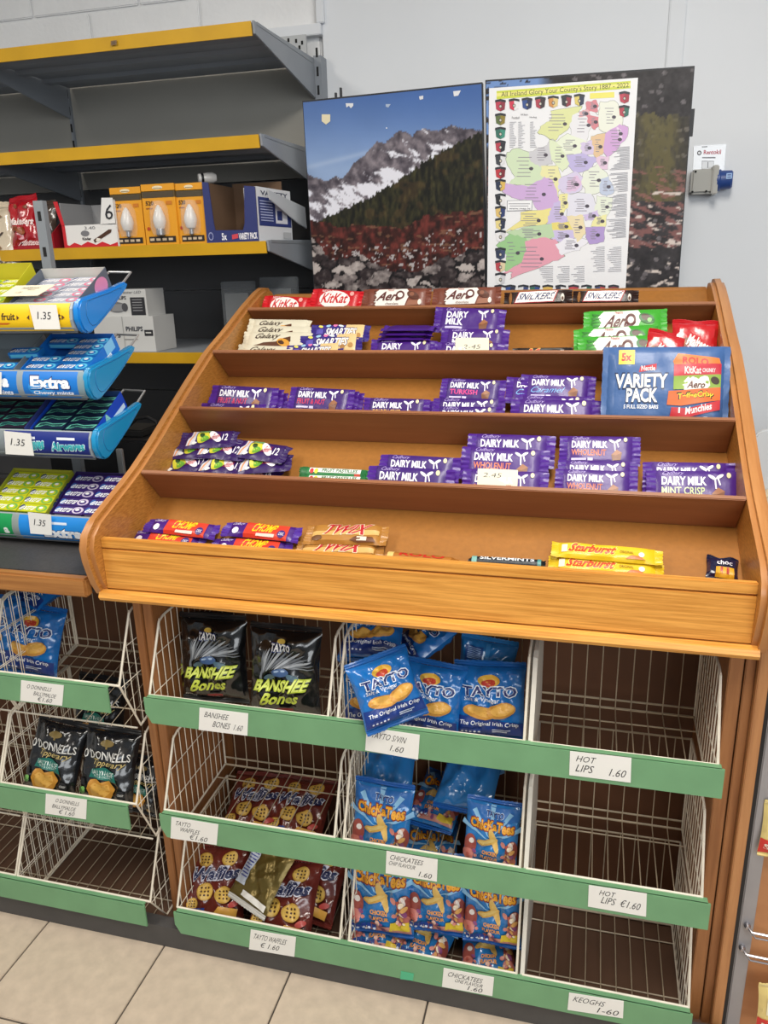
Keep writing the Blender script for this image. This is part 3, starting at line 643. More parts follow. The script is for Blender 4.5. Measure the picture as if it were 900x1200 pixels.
dms('dm_wholenut', 1, [(3, (656, 511), (751, 512)), (1, (654, 539), (748, 541)), (0, (651, 549), (748, 553))], 'whole nut', 'left of the mint crisp bars')
dms('dm_mint', 1, [(1, (753, 541), (862, 543)), (0, (757, 551), (876, 553))], 'mint crisp', 'at the right end of the fourth row')
# bottom row
lie('chomp', 1, (176, 607), (260, 616), 'red and purple caramel bar lying at the back left of the bottom row', GB)
lie('chomp', 0, (148, 621), (251, 627), 'red and purple caramel bar at the front left corner of the bottom row', GB)
lie('chomp', 1, (266, 611), (356, 619), 'red and purple caramel bar lying beside the gold biscuit bars, rear', GB)
lie('chomp', 0, (251, 630), (345, 636), 'red and purple caramel bar beside the gold biscuit bars, front', GB)
lie('twix', 1, (361, 616), (457, 617), 'gold wrapped biscuit bar, rear of two', GB)
lie('twix', 0, (349, 634), (452, 637), 'gold wrapped biscuit bar, front of two', GB)
lie('rolo', 0, (452, 648), (538, 656), 'gold toffee roll with red letters, barely above the front rail', 'sweet rolls')
lie('silvermints', 0, (549, 653), (640, 658), 'dark mint roll with silver letters behind the front rail', 'sweet rolls')
lie('starburst', 1, (647, 635), (777, 645), 'yellow fruit chew pack, rear of two', 'fruit chew packs')
lie('starburst', 0, (643, 652), (778, 661), 'yellow fruit chew pack, front of two', 'fruit chew packs')
lie('mini', 0, (828, 650), (866, 655), 'small navy and yellow sweet bag at the right end of the bottom row', None, (0.8, 1.3))
# price cards standing in the rows
def standcard(c, y0, z0, tilt, lines, label):
    t = math.radians(tilt); n = Vector((0, -math.sin(t), math.cos(t)))
    q = [hit(px, py, (0, y0, z0), n) for px, py in c]; mb = MB()
    mb.hexa(q, [p + n * 0.0008 for p in q], M_CREAMCARD)
    add_art(mb, [T(s, a, b, d, e, '#4a4a4a', -0.006, 0.15) for s, a, b, d, e in lines], bilin(*[p + n * 0.0008 for p in q], n), off0=0.0002, doff=0.00002)
    return tag(mb.build('price_card', recalc=False), label, 'price card', 'loose price cards on the stand')
def cardrow(row, c, lines, label):
    standcard(c, JUNC[row][0] - 0.004, slope(JUNC[row][0] - 0.004) + 0.004, 56, lines, label)
cardrow(3, [(533, 416), (573, 416), (573, 396), (534, 396)], [('2-45', .25, .35, .75, .6)], 'small cream price card in front of the milk chocolate bars')
cardrow(1, [(559, 575), (606, 577), (607, 551), (560, 549)], [('2.45', .15, .62, .6, .82)], 'small cream price card in front of the whole nut bars')
# ------------------------------------------------------------------ crisp bags
def nutri(x, y, w=.3, h=.07, n=5, c='#1f3f8f'):
    o = []
    for i in range(n):
        o += [R(x + w * i / n, y, x + w * (i + .85) / n, y + h, c), E(x + w * (i + .42) / n, y + h * .1, w / n * .3, h * .28, '#dfe6f2', n=8)]
    return o
def crisp(cx, cy, rx, ry, rot):
    return [E(cx, cy, rx, ry, '#c98f3c', rot), E(cx + rx * .1, cy + ry * .12, rx * .8, ry * .7, '#dda94f', rot)]
packet('banshee', 0.136, 0.150, 0.045, '#131314', [E(.5, .64, .34, .05, '#45484d', 6)] + [E(.5 + .26 * math.cos(a), .58 + .1 * math.sin(a), .2, .008 + .004 * (i % 3), ('#8b8f95', '#6d7177', '#a9adb2')[i % 3], math.degrees(a) * .45) for i, a in enumerate([k * .24 for k in range(14)])] + [E(.5, .53, .12, .05, '#3d5a86'), E(.46, .55, .03, .012, '#9fb4d0'), E(.54, .55, .03, .012, '#9fb4d0'), E(.34, .46, .1, .035, '#4a6676', 20), E(.68, .47, .1, .035, '#4a6676', -20)]
       + TO('TAYTO', .36, .78, .64, .87, '#e8e6e0', '#24357a', .07, .03) + [E(.5, .9, .06, .03, '#c8a640'), T('BANSHEE', .12, .26, .9, .42, '#b9c83a', .05, .5, .06), T('BANSHEE', .13, .275, .89, .405, '#e3ec74', .02, .5, .06), T('Bones', .24, .1, .76, .26, '#c6d24a', .03, .5, .05), R(.45, .05, .66, .08, '#7a2320'), T('crisps', .1, .04, .3, .07, '#cfcfc8')],
       bag=True, wr=0.0042, sx=3, sy=3, nu=26, nv=28, seed=31, seal=0.01, name='crisp_packet', cat='crisps', sealc='#1c1c1e')
packet('tayto', 0.132, 0.126, 0.045, '#1a6bb6', [Pg([(.02, .02), (.98, .02), (.98, .22), (.02, .30)], '#16357f'), E(.5, .82, .16, .09, '#d9a93a'), E(.5, .79, .11, .05, '#b8382d')] + TO('TAYTO', .12, .6, .9, .74, '#1d2c6b', '#e4ecf6', .07, .03) + [T('Salt & Vinegar', .14, .5, .66, .58, '#eaf0f8', .01, .1)]
       + crisp(.36, .36, .24, .1, -8) + crisp(.68, .4, .22, .11, 14) + [T('The Original Irish Crisp', .08, .15, .92, .23, '#f0f4fa', .01, .1)] + nutri(.1, .06, .3, .05) + [R(.55, .1, .8, .115, '#c8d4ea'), R(.55, .07, .75, .085, '#c8d4ea')],
       bag=True, wr=0.0042, sx=3, sy=3, nu=26, nv=28, seed=32, seal=0.01, name='crisp_packet', cat='crisps', sealc='#1c5fa6')
packet('tayto_back', 0.132, 0.126, 0.045, '#2a78b8', [R(.46, .02, .54, .98, '#3d8ac6'), R(.1, .6, .42, .9, '#1b4b8c'), R(.12, .2, .4, .3, '#dfe7ef'), T('75g', .66, .1, .85, .18, '#dfe9f4', .02)] + [R(.14, .86 - i * .03, .38, .872 - i * .03, '#a9c3e2') for i in range(7)], bag=True, wr=0.005, sx=3, sy=3, nu=26, nv=28, seed=33, seal=0.01, name='crisp_packet', cat='crisps', sealc='#2f7fbe')
_r = random.Random(3); CHK = []
for _ in range(34):
    _x = _r.choice((_r.uniform(.04, .26), _r.uniform(.74, .96), _r.uniform(.1, .9))); _y = _r.uniform(.08, .5) if (_x < .28 or _x > .72) else _r.uniform(.06, .16)
    CHK.append((_x, _y, _r.uniform(.02, .06), _r.uniform(.015, .04), _r.choice(('#d98a7c', '#b0564a', '#efe2d8', '#e6b7a4', '#8c4a78', '#f1dfc0', '#e0a860', '#c46a58')), _r.uniform(-60, 60)))
packet('chick', 0.126, 0.150, 0.042, '#2f7fc4', [Pg([(.02, .98), (.98, .98), (.98, .8), (.5, .72), (.02, .8)], '#1f66b0')] + [Pg([(.5, .5), (.5 + .6 * math.cos(a), .5 + .5 * math.sin(a)), (.5 + .6 * math.cos(a + .16), .5 + .5 * math.sin(a + .16))], '#8fc2e6') for a in (0.3, .9, 1.5, 2.1, 2.7)]
       + TO('TAYTO', .38, .84, .7, .92, '#1d2c6b', '#c3d8ef', .05, .03) + TO('ChicKaTees', .1, .64, .92, .80, '#f0a92e', '#8e2c20', .08, .04, 0, -.02)
       + [E(.12, .36, .12, .16, '#9c4c42'), E(.9, .36, .11, .16, '#9c4c42'), E(.14, .42, .05, .04, '#e6dcd4'), E(.88, .42, .05, .04, '#e6dcd4'), E(.1, .22, .11, .08, '#c9776a'), E(.88, .2, .11, .08, '#c9776a'),
          E(.44, .46, .2, .055, '#d9a94e', 8), E(.56, .48, .2, .055, '#e2b862', -62), E(.43, .465, .16, .03, '#e9c878', 8), T('CHICKEN', .36, .26, .64, .32, '#f2a34a', .04), T('FLAVOUR', .34, .18, .66, .24, '#f2a34a', .04), Pg([(.3, .02), (.98, .02), (.98, .12), (.3, .1)], '#c88a7c'), Pg([(.66, .05), (.96, .06), (.96, .18), (.68, .16)], '#e8c93c')] + [E(x_, y_, rx_, ry_, c_, r_) for x_, y_, rx_, ry_, c_, r_ in CHK] + nutri(.06, .07, .42, .07),
       bag=True, wr=0.0038, sx=3, sy=3, nu=26, nv=28, seed=34, seal=0.01, name='crisp_packet', cat='crisps', sealc='#1d5fae')
def waf(cx, cy, r, rot=0):
    o = [E(cx, cy, r, r * .82, '#c99b3f', rot), E(cx, cy, r * .86, r * .7, '#dcb458', rot)]
    for i in (-1, 0, 1):
        for j in (-1, 0, 1): o.append(E(cx + i * r * .42, cy + j * r * .34, r * .12, r * .1, '#4a2a18', n=8))
    return o
packet('waffle', 0.140, 0.155, 0.04, '#6b2a22', waf(.3, .8, .13) + waf(.72, .82, .13, 20) + TO('Waffles', .1, .5, .92, .68, '#1c2550', '#d8d6e2', .06, .04, .4, .04) + waf(.36, .36, .15) + waf(.68, .32, .14, 10) + waf(.16, .2, .1) + nutri(.06, .06, .34, .08) + [Pg([(.5, .04), (.9, .02), (.94, .14), (.62, .16)], '#d9a248'), E(.86, .2, .09, .04, '#b8433c', 20)],
       bag=True, wr=0.0042, sx=3, sy=3, nu=26, nv=28, seed=35, seal=0.01, name='crisp_packet', cat='crisps', sealc='#7a322a')
M_GOLDFILM = mat('film_gold', '#6b5a2a', 0.3, metal=0.5, bump=0.4, bscale=40)
MATS['film_#8a7433'] = M_GOLDFILM
packet('waffle_gold', 0.140, 0.155, 0.03, '#8a7433', [R(.04, .2, .3, .8, '#b9bfc9')] + [R(.07, .72 - i * .05, .27, .74 - i * .05, '#34408a') for i in range(9)] + [E(.2, .9, .1, .07, '#c9c6c0'), Pg([(.3, .05), (.95, .02), (.96, .12), (.32, .14)], '#e5e0d8')], bag=True, wr=0.005, sx=3, sy=3, nu=20, nv=22, seed=36, seal=0.012, name='crisp_packet', cat='crisps', sealc='#c8c4bc')
packet('odon', 0.122, 0.140, 0.045, '#1b1b1d', [E(.5, .86, .12, .05, '#8a7440'), R(.485, .78, .515, .86, '#8a7440'), T("O'DONNELLS", .06, .63, .94, .75, '#e8e6e0', .012), T('Tipperary', .26, .52, .86, .63, '#d8c07a', .0, .5), Pg([(.22, .36), (.26, .48), (.5, .53), (.74, .48), (.78, .34), (.5, .36)], '#1b6f63'), T('BALLYMALOE', .27, .415, .73, .48, '#e6efe8', .006), T('RELISH & CHEDDAR', .32, .38, .68, .41, '#bcd8cf', .01)]
       + [Pg([(.3, .06), (.22, .2), (.26, .33), (.42, .36), (.5, .32), (.64, .36), (.74, .24), (.66, .1), (.46, .04)], '#c68b35'), Pg([(.34, .1), (.28, .22), (.36, .31), (.52, .28), (.62, .3), (.66, .2), (.56, .1)], '#dba850'), E(.1, .16, .1, .05, '#5b8f4a'), E(.14, .19, .05, .03, '#7ab65c'), R(.04, .24, .16, .34, '#2c2c30'), E(.86, .18, .07, .06, '#2a2a2c'), T('CRISP', .81, .165, .91, .195, '#cfcfcb', .02), E(.84, .06, .06, .035, '#a98a5e')],
       bag=True, wr=0.0035, sx=3, sy=3, nu=26, nv=28, seed=37, seal=0.01, name='crisp_packet', cat='crisps', sealc='#232325')
def bag(kind, pL, pR, y0, z0, tilt, label, fit=(0.86, 1.12)):
    return put(kind, frame(pL, pR, tilt, y0, z0, KINDS[kind], fit), label, 'crisp packets in the baskets')
def lay(kind, px, py, z, tilt, rot, label, s=1.0, flip=False, roll=0):
    p = atZ(px, py, z)
    M = Matrix.Translation(p) @ Matrix.Rotation(math.radians(rot), 4, 'Z') @ Matrix.Rotation(math.radians(tilt), 4, 'X')
    if roll: M = M @ Matrix.Rotation(math.radians(roll), 4, 'Z')
    if flip: M = M @ Matrix.Rotation(math.pi, 4, 'Y')
    return put(kind, M @ Matrix.Scale(s, 4), label, 'crisp packets in the baskets')
Z1, Z2, Z3 = 0.560, 0.290, 0.037
bag('banshee', (206, 716), (293, 721), 0.105, Z1, 80, 'black crisp bag with green lettering, left of the two in front')
bag('banshee', (290, 727), (381, 735), 0.075, Z1, 78, 'black crisp bag with green lettering, right of the two in front')
bag('banshee', (196, 716), (276, 717), 0.170, Z1, 80, 'black crisp bag peeking out behind the left green lettered bag')
bag('tayto', (396, 768), (474, 763), 0.10, Z1, 72, 'blue crisp bag at the back left, half hidden by the tilted bag')
bag('tayto_back', (545, 741), (605, 752), 0.17, Z1 + .04, 74, 'paler blue crisp bag turned back to front at the rear right')
bag('tayto', (532, 772), (617, 776), 0.085, Z1, 72, 'blue crisp bag standing square at the right beside the white divider')
bag('tayto', (470, 766), (549, 781), 0.065, Z1, 70, 'blue crisp bag in the middle with a folded corner')
lay('tayto', 453, 808, 0.702, 64, 26, 'blue crisp bag lying tilted on top and hanging over the green strip', .92, False, 13)
lay('tayto', 437, 742, 0.742, 28, 6, 'dark blue crisp bag lying flat on the heap at the rear left', .95)
lay('tayto', 500, 746, 0.735, 35, -62, 'blue crisp bag lying sideways at the rear of the heap', .9)
bag('tayto', (-52, 690), (38, 700), 0.11, Z1 + .01, 70, 'blue crisp bag behind the wires at the left edge')
bag('tayto', (2, 700), (92, 716), 0.12, Z1 + .01, 68, 'crumpled blue crisp bag next to the wire divider')
lay('tayto', 50, 690, 0.74, 20, -20, 'blue crisp bag on top of the others in the far left basket', .95)
bag('odon', (44, 834), (110, 850), 0.045, Z2, 62, 'black hand cooked crisp bag leaning right, left of the pair')
bag('odon', (102, 846), (168, 856), 0.05, Z2, 66, 'black hand cooked crisp bag, right of the pair')
bag('odon', (92, 786), (152, 796), 0.2, Z2, 72, 'black crisp bag at the back under the empty top basket')
bag('odon', (152, 880), (196, 892), 0.10, Z2, 66, 'black crisp bag squeezed against the side wires near the centre post', (0.5, 1.0))
bag('chick', (417, 908), (487, 921), 0.065, Z2, 74, 'light blue snack bag with yellow puffs, left of the middle basket')
bag('chick', (548, 930), (613, 942), 0.06, Z2, 74, 'light blue snack bag with yellow puffs, right of the middle basket')
lay('chick', 515, 937, 0.315, 16, -12, 'snack bag lying with its foot forward between the two upright bags', .9)
lay('chick', 455, 896, 0.41, 30, 4, 'plain blue snack bag lying at the rear left of the middle basket', .95, True)
lay('chick', 552, 908, 0.40, 30, -8, 'plain blue snack bag lying at the rear right of the middle basket', 1.0, True)
lay('chick', 505, 1000, 0.225, 20, 10, 'snack bag seen through the floor wires of the middle basket', .95)
bag('chick', (409, 986), (486, 994), 0.07, Z3 + .05, 72, 'snack bag standing at the left of the bottom middle basket')
bag('chick', (478, 994), (548, 1002), 0.075, Z3 + .05, 72, 'snack bag standing in the middle of the bottom middle basket')
bag('chick', (545, 1010), (614, 1020), 0.055, Z3 + .02, 72, 'snack bag standing at the right of the bottom middle basket')
lay('chick', 446, 1082, 0.075, 14, 6, 'snack bag lying flat under the upright bags, left', .95)
lay('chick', 500, 1098, 0.065, 12, -14, 'snack bag lying flat under the upright bags, centre', .95)
lay('chick', 572, 1112, 0.065, 14, 8, 'snack bag lying flat under the upright bags, right', .9)
lay('waffle', 300, 944, 0.235, 24, 5, 'brown waffle crisp bag at the back, left, under the empty basket')
lay('waffle', 352, 950, 0.235, 24, 0, 'brown waffle crisp bag at the back, right, under the empty basket')
lay('waffle', 254, 1034, 0.105, 42, 12, 'brown waffle crisp bag at the front left of its heap')
lay('waffle', 370, 1030, 0.115, 44, -10, 'brown waffle crisp bag at the rear right of its heap')
lay('waffle', 334, 1054, 0.112, 36, 4, 'brown waffle crisp bag with big white edged lettering in front', 1.05)
lay('waffle_gold', 308, 1024, 0.165, 40, -24, 'gold inside film of a crumpled bag lying on the waffle crisps', .85)

# ------------------------------------------------------------------ chewing gum rack
RX = -0.10; RL = -0.78
RY = 0.150
TZ = [1.328, 1.196, 1.073, 0.897]
rk = thing('gum_rack', (-0.4, 0.28, 0.884), 'four tier chewing gum rack with blue end caps on the dark worktop', 'gum rack')
M_CAP = mat('cap_blue', '#1583d6', 0.25, coat=0.4); M_CAP2 = mat('cap_teal', '#1d8fc4', 0.25, coat=0.4)
M_RAIL = mat('clear_rail', '#9aa3a8', 0.3); M_GREYWIRE = mat('zinc_wire', '#b9babb', 0.35, metal=0.7)
M_TRAY = mat('tray_grey', '#55585c', 0.5)
for k, z in enumerate(TZ):
    xr = RX if k < 3 else -0.045
    yb = RY if k < 3 else 0.125
    prof = [(yb + 0.012, z), (yb + 0.003, z + 0.008), (yb - 0.001, z + 0.024), (yb + 0.002, z + 0.044), (yb + 0.010, z + 0.057), (yb + 0.013, z + 0.056), (yb + 0.006, z + 0.04), (yb + 0.004, z + 0.024), (yb + 0.008, z + 0.010), (yb + 0.015, z + 0.002)]
    s = MB().prism(prof, RL, xr, M_RAIL, smooth=False).build('label_rail', rk)
    ys = [p[0] for p in prof[:5]]; zs = [p[1] for p in prof[:5]]
    def S(x, v, h=0.0, ys=ys, zs=zs):
        t = 0.04 + 0.92 * v; zz = zs[0] + t * (zs[-1] - zs[0]); yy = float(np.interp(zz, zs, ys))
        return (x, yy - 0.0006 - h, zz)
    def L(px, z=z, yb=yb): return atY(px, 0, yb).x if False else hit(px, 600, (0, yb, 0), (0, 1, 0)).x
    def px2x(px, k=k, z=z, yb=yb):
        vpx = [373, 451, 521, 615][k]
        return atY(px, vpx, yb).x
    def seg(a, b): return (px2x(a), px2x(b))
    lm = MB()
    def AR(art): add_art(lm, art, S, (0, 6), 0.0002, 0.0001)
    X = px2x
    if k == 0:
        AR([R(RL, 0, X(82), 1, '#f2c713'), T('fruit', X(2), .42, X(18), .68, '#3a2a12', .03), Pg([(X(20), .42), (X(20), .6), (X(23), .5)], '#5a2f14'), Pg([(X(-30), .25), (X(-30), .32), (X(12), .32), (X(8), .25)], '#cf6a1c'), Pg([(X(35), .42), (X(35), .6), (X(32), .5)], '#5a2f14'), T('it', X(67), .42, X(72), .66, '#3a2a12', .03), Pg([(X(73), .42), (X(73), .6), (X(76.5), .5)], '#5a2f14')])
    elif k == 1:
        AR([R(RL, 0, X(98), 1, '#1577cf'), R(X(20), 0, X(27), 1, '#8d9aa3'), R(X(91), 0, X(99), 1, '#7f97a0'), E((X(34) + X(62)) / 2, .4, .03, .34, '#2f93e0')] + TO('Extra', X(36), .36, X(82), .84, '#f3f6fa', '#14357c', .07, .05) + [T('Chewy mints', X(38), .1, X(85), .28, '#e8f0fa', .03), T('a', X(3), .4, X(11), .74, '#f3f6fa', .06), T('mints', X(-4), .1, X(14), .28, '#e8f0fa', .03)])
    elif k == 2:
        AR([R(RL, 0, X(6), 1, '#7d8689'), R(X(6), 0, X(104), 1, '#10277c'), R(X(67), .7, X(88), .8, '#e6ecf4')] + TO('Airwaves', X(60), .26, X(99), .6, '#37a9b0', '#d8f0f2', .06, .05, 0, .05) + TO('aves', X(37), .26, X(52), .6, '#37a9b0', '#d8f0f2', .06, .05, 0, .05) + [R(X(36), .7, X(42), .8, '#e6ecf4')])
    else:
        AR([R(RL, 0, X(14), 1, '#12944f'), R(X(14), 0, X(22), 1, '#8a9490'), R(X(22), 0, X(120), 1, '#1b86d8'), T('a', X(4), .2, X(10), .46, '#e8efe8', .05), R(X(60), .7, X(78), .8, '#dfe9f6')] + TO('Extra', X(50), .14, X(96), .58, '#f3f6fa', '#142c60', .07, .06))
    lm.build('label_insert', rk, recalc=False)
    # price card
    pc = [((18, 343), (36, 357, 37, 386, 71, 386, 66, 357)), None, None, None]
    q = [[(41, 386), (71, 386), (66, 357), (34, 357)], [(-14, 462), (2, 462), (2, 436), (-14, 436)], [(7, 532), (40, 534), (36, 508), (5, 505)], [(36, 625), (61, 627), (60, 603), (33, 600)]][k]
    qq = [hit(px, py, (0, yb - 0.003, 0), (0, 1, 0)) for px, py in q]
    c = MB().hexa(qq, [p + Vector((0, -0.001, 0)) for p in qq], M_CARD)
    add_art(c, [T(['1.35', '1.35', '1.35', '1.35'][k], .24, .42, .74, .72, '#23232a', .0, .2, -.02)], bilin(*[p + Vector((0, -0.001, 0)) for p in qq], (0, -1, 0)), off0=0.0002)
    c.build('price_card', rk, recalc=False)
    # shelf pan, end caps, wires
    tl = math.radians(27)
    MB().hexa([(RL, yb + .01, z - .002), (xr, yb + .01, z - .002), (xr, yb + .15, z + .052), (RL, yb + .15, z + .052)], [(RL, yb + .01, z + .001), (xr, yb + .01, z + .001), (xr, yb + .15, z + .055), (RL, yb + .15, z + .055)], M_TRAY).build('shelf_pan', rk)
    if k < 3:
        cp = [(0.020, -0.004), (0.008, 0.004), (-0.001, 0.024), (0.001, 0.046), (0.012, 0.061), (0.06, 0.069), (0.12, 0.078), (0.165, 0.088), (0.178, 0.090), (0.182, 0.084), (0.175, 0.075), (0.12, 0.040), (0.07, 0.013), (0.036, -0.003)]
        m = M_CAP if k == 0 else M_CAP2
        e = MB().prism([(yb + a, z + b) for a, b in cp], xr, xr + 0.016, m).build('end_cap', rk, bevel=0.005)
        cy = sum(a for a, b in cp) / len(cp); cz = sum(b for a, b in cp) / len(cp)
        MB().tube([(xr + 0.0162, yb + cy + (a - cy) * .72, z + cz + (b - cz) * .72) for a, b in cp], 0.0007, mat('cap_groove', '#0f5f9c', .4), 4, closed=True).build('cap_groove', e, recalc=False)
        MB().tube([(xr + .006, yb + .172, z + .084), (xr + .008, yb + .21, z + .108), (xr - .045, yb + .21, z + .11), (xr - .05, yb + .16, z + .085)], 0.0028, M_GREYWIRE, 6).build('wire_loop', rk, recalc=False)
    MB().tube([(RL, yb + .15, z + .05), (xr + .004, yb + .15, z + .05)], 0.003, M_GREYWIRE, 6).build('rear_wire', rk, recalc=False)
up = MB().box(-0.336, -0.312, 0.395, 0.41, 0.884, 1.592, M_STEEL)
for i in range(9): up.box(-0.328, -0.320, 0.3942, 0.396, 0.95 + i * .075, 0.97 + i * .075, M_SLOT)
up.build('upright', rk)
MB().box(-0.5, -0.15, 0.30, 0.44, 0.884, 0.893, M_BLK).build('foot', rk)
for z in TZ:
    MB().box(-0.330, -0.318, 0.28, 0.40, z + .05, z + .062, M_STEEL).build('shelf_arm', rk)

# gum packs, one mesh for each flavour
def gumkind(name, base, c2, tc='#eef1f5', word='extra', dark='#1c2f74'):
    L, H, Tk = 0.0715, 0.0225, 0.0125; mb = MB()
    mb.box(-L/2, L/2, -H/2, H/2, -Tk, 0, ink(base))
    def S(u, v, h=0.0): return ((u - .5) * L, (v - .5) * H, h)
    if word == 'extra':
        art = [E(.10, .5, .09, .38, dark), T('extra', .06, .2, .58, .82, tc, .018, .2), E(.78, .5, .19, .42, c2), E(.78, .48, .12, .28, base), E(.76, .56, .07, .14, '#f2f4f6')]
    else:
        art = [Pg([(.04, .1), (.1, .7), (.3, .9), (.55, .7), (.98, .85), (.9, .4), (.6, .3), (.35, .5), (.2, .2)], c2), Pg([(.1, .2), (.14, .66), (.3, .8), (.55, .6), (.92, .72), (.86, .46), (.6, .4), (.35, .6), (.22, .34)], '#123c46'), T('airwaves', .16, .36, .84, .66, tc, .0, .2)]
    add_art(mb, art, S, (0, 0), 0.0002, 0.00008)
    def F(u, v, h=0.0): return ((u - .5) * L, -H/2 - h, (v - 1) * Tk)
    add_art(mb, [R(.05, .2, .95, .8, c2)], F, (0, 0), 0.0002)
    KINDS[name] = dict(me=mb.mesh(name, None, False), seals=[], L=L, H=H, T=Tk, name='gum_pack', cat='gum pack')
gumkind('g_pink', '#aeb2bf', '#e0708f', '#f6f3f5', dark='#2a3a6a')
gumkind('g_blue', '#1a73c4', '#5fc3e8')
gumkind('g_air', '#12233f', '#6fcab0', '#1c5a50', 'airwaves')
gumkind('g_airp', '#241a30', '#4ba58f', '#1c5a50', 'airwaves')
gumkind('g_purple', '#3b2470', '#cfc4dc', dark='#2f5fa8')
gumkind('g_lime', '#c3c81c', '#6fae4c', '#f0f2e6', dark='#1f3a6a')
def gumbox(tier, xr, kind, carton, side, label, word, rows=5, cols=2, missing=(), yoff=0.0, back=0.03, tilt=27, extra=None):
    """open carton with its right side at xr; packs lie in it"""
    z = TZ[tier]; yb = (RY if tier < 3 else 0.125) + yoff
    W = cols * 0.0735 + 0.006; D = rows * 0.0238 + 0.006; Hh = 0.034
    t = math.radians(tilt)
    M = Matrix.Translation((xr, yb + 0.017, z + 0.058)) @ Matrix.Rotation(t, 4, 'X')    # front top right corner
    mb = MB(); m = paper(carton); ms = ink(side)
    mb.box(-W, 0, 0, D, -Hh, -Hh + .001, m); mb.box(-W, 0, -.001, 0, -Hh, -0.008, m); mb.box(-W, 0, D, D + .001, -Hh, back, m)
    for x in (-W, 0):
        s_ = MB(); k = len(mb.v)
        mb.add([(x, 0, -Hh), (x, D, -Hh), (x, D, back), (x, 0, 0.0), (x + .0012, 0, -Hh), (x + .0012, D, -Hh), (x + .0012, D, back), (x + .0012, 0, 0.0)],
               [(0, 1, 2, 3), (7, 6, 5, 4), (0, 4, 5, 1), (1, 5, 6, 2), (2, 6, 7, 3), (3, 7, 4, 0)], ms)
    if word:
        def S(u, v, h=0.0): return (0.0012 + h, u * D, -Hh + v * (Hh + 0.01))
        add_art(mb, word, S, (0, 0), 0.0003, 0.0001)
    o = bpy.data.objects.new('gum_carton', mb.mesh('gum_carton', None, False)); COL.objects.link(o); o.matrix_world = M
    tag(o, 'open carton of ' + label, 'carton', 'gum cartons on the rack')
    names = ['front', 'second', 'third', 'fourth', 'rear']
    for c in range(cols):
        for r in range(rows):
            if (c, r) in missing: continue
            Mp = M @ Matrix.Translation((-0.003 - 0.0735 * (cols - 1 - c) - 0.03675, 0.004 + 0.0238 * r + 0.0112, -0.003 + random.uniform(-.001, .0015))) @ Matrix.Rotation(random.uniform(-.02, .02), 4, 'Z')
            g = bpy.data.objects.new('gum_pack', KINDS[kind]['me']); COL.objects.link(g); g.matrix_world = Mp
            col = ['left', 'right'][c] if cols == 2 else ''
            tag(g, '%s, %s row, %s column' % (label.replace(' gum', ' gum pack', 1), names[r], col), 'gum pack', 'gum packs in cartons')
    return M
X2 = RX + 0.001
M1 = gumbox(0, X2, 'g_pink', '#cfccc4', '#5d6470', 'pink and grey gum on the top tier', [E(.72, .55, .2, .4, '#d988b0'), T('extra', .2, .2, .6, .6, '#e8eaee', .03)], back=0.016, tilt=22)
gumbox(0, X2 - .17, 'g_lime', '#cdbf2a', '#c9c223', 'yellow gum at the far left of the top tier', None, tilt=22)
gumbox(1, X2, 'g_blue', '#1a62b4', '#1873cc', 'bright blue gum on the second tier', [R(.62, .3, .9, .85, '#7fc4ee'), T('extra', .3, .1, .75, .4, '#e8f2fa', .03)], missing=((0, 2), (0, 3)), back=0.004)
gumbox(1, X2 - .17, 'g_blue', '#8f979b', '#7d868a', 'blue gum in the half empty plastic tray, second tier', None, missing=[(c, r) for c in (0, 1) for r in range(1, 5)], back=0.004)
gumbox(2, X2, 'g_air', '#23457e', '#1645ba', 'dark menthol gum on the third tier', [R(.5, .1, .95, .35, '#c9def2'), T('A', .3, .3, .5, .8, '#8fd0c8', .04)], back=0.006)
gumbox(2, X2 - .168, 'g_airp', '#352a44', '#3d4a8c', 'black and teal gum at the left of the third tier', None, back=0.006)
gumbox(3, atY(131, 602, 0.14).x, 'g_purple', '#2c1c58', '#2c1c58', 'purple gum on the bottom tier', None, back=0.002, tilt=29)
gumbox(3, atY(131, 602, 0.14).x - .163, 'g_lime', '#a5a42a', '#9ba32e', 'lime yellow gum on the bottom tier', [T('extra', .2, .3, .8, .8, '#1f3a6a', .03)], back=0.004, tilt=29)
# loose packs in the blue carton and the note on the pink one
p = atY(30, 413, 0.215)
g = bpy.data.objects.new('gum_pack', KINDS['g_blue']['me']); COL.objects.link(g); g.matrix_world = Matrix.Translation(p + Vector((0, 0, .004))) @ Matrix.Rotation(.45, 4, 'X') @ Matrix.Rotation(.05, 4, 'Z'); tag(g, 'blue gum pack lying loose and crooked across its carton', 'gum pack', 'gum packs in cartons')
nq = [M1 @ Vector(v) for v in ((-.17, .0, .012), (-.082, .0, .012), (-.072, .05, .012), (-.165, .05, .012))]
nm = MB().hexa(nq, [q + Vector((0, -.0004, .0008)) for q in nq], paper('#eadfc6'))
add_art(nm, [T('bubblemint', .3, .66, .75, .82, '#6a6458', -.004, .2), T('flavour', .5, .5, .7, .62, '#6a6458', -.004, .2), T('1.35', .3, .24, .45, .38, '#6a6458', -.004, .2)], bilin(*[q + Vector((0, -.0004, .0008)) for q in nq], (0, -.4, .9)), off0=.0002)
tag(nm.build('paper_note', recalc=False), 'cream handwritten note lying on the pink gum carton', 'note')
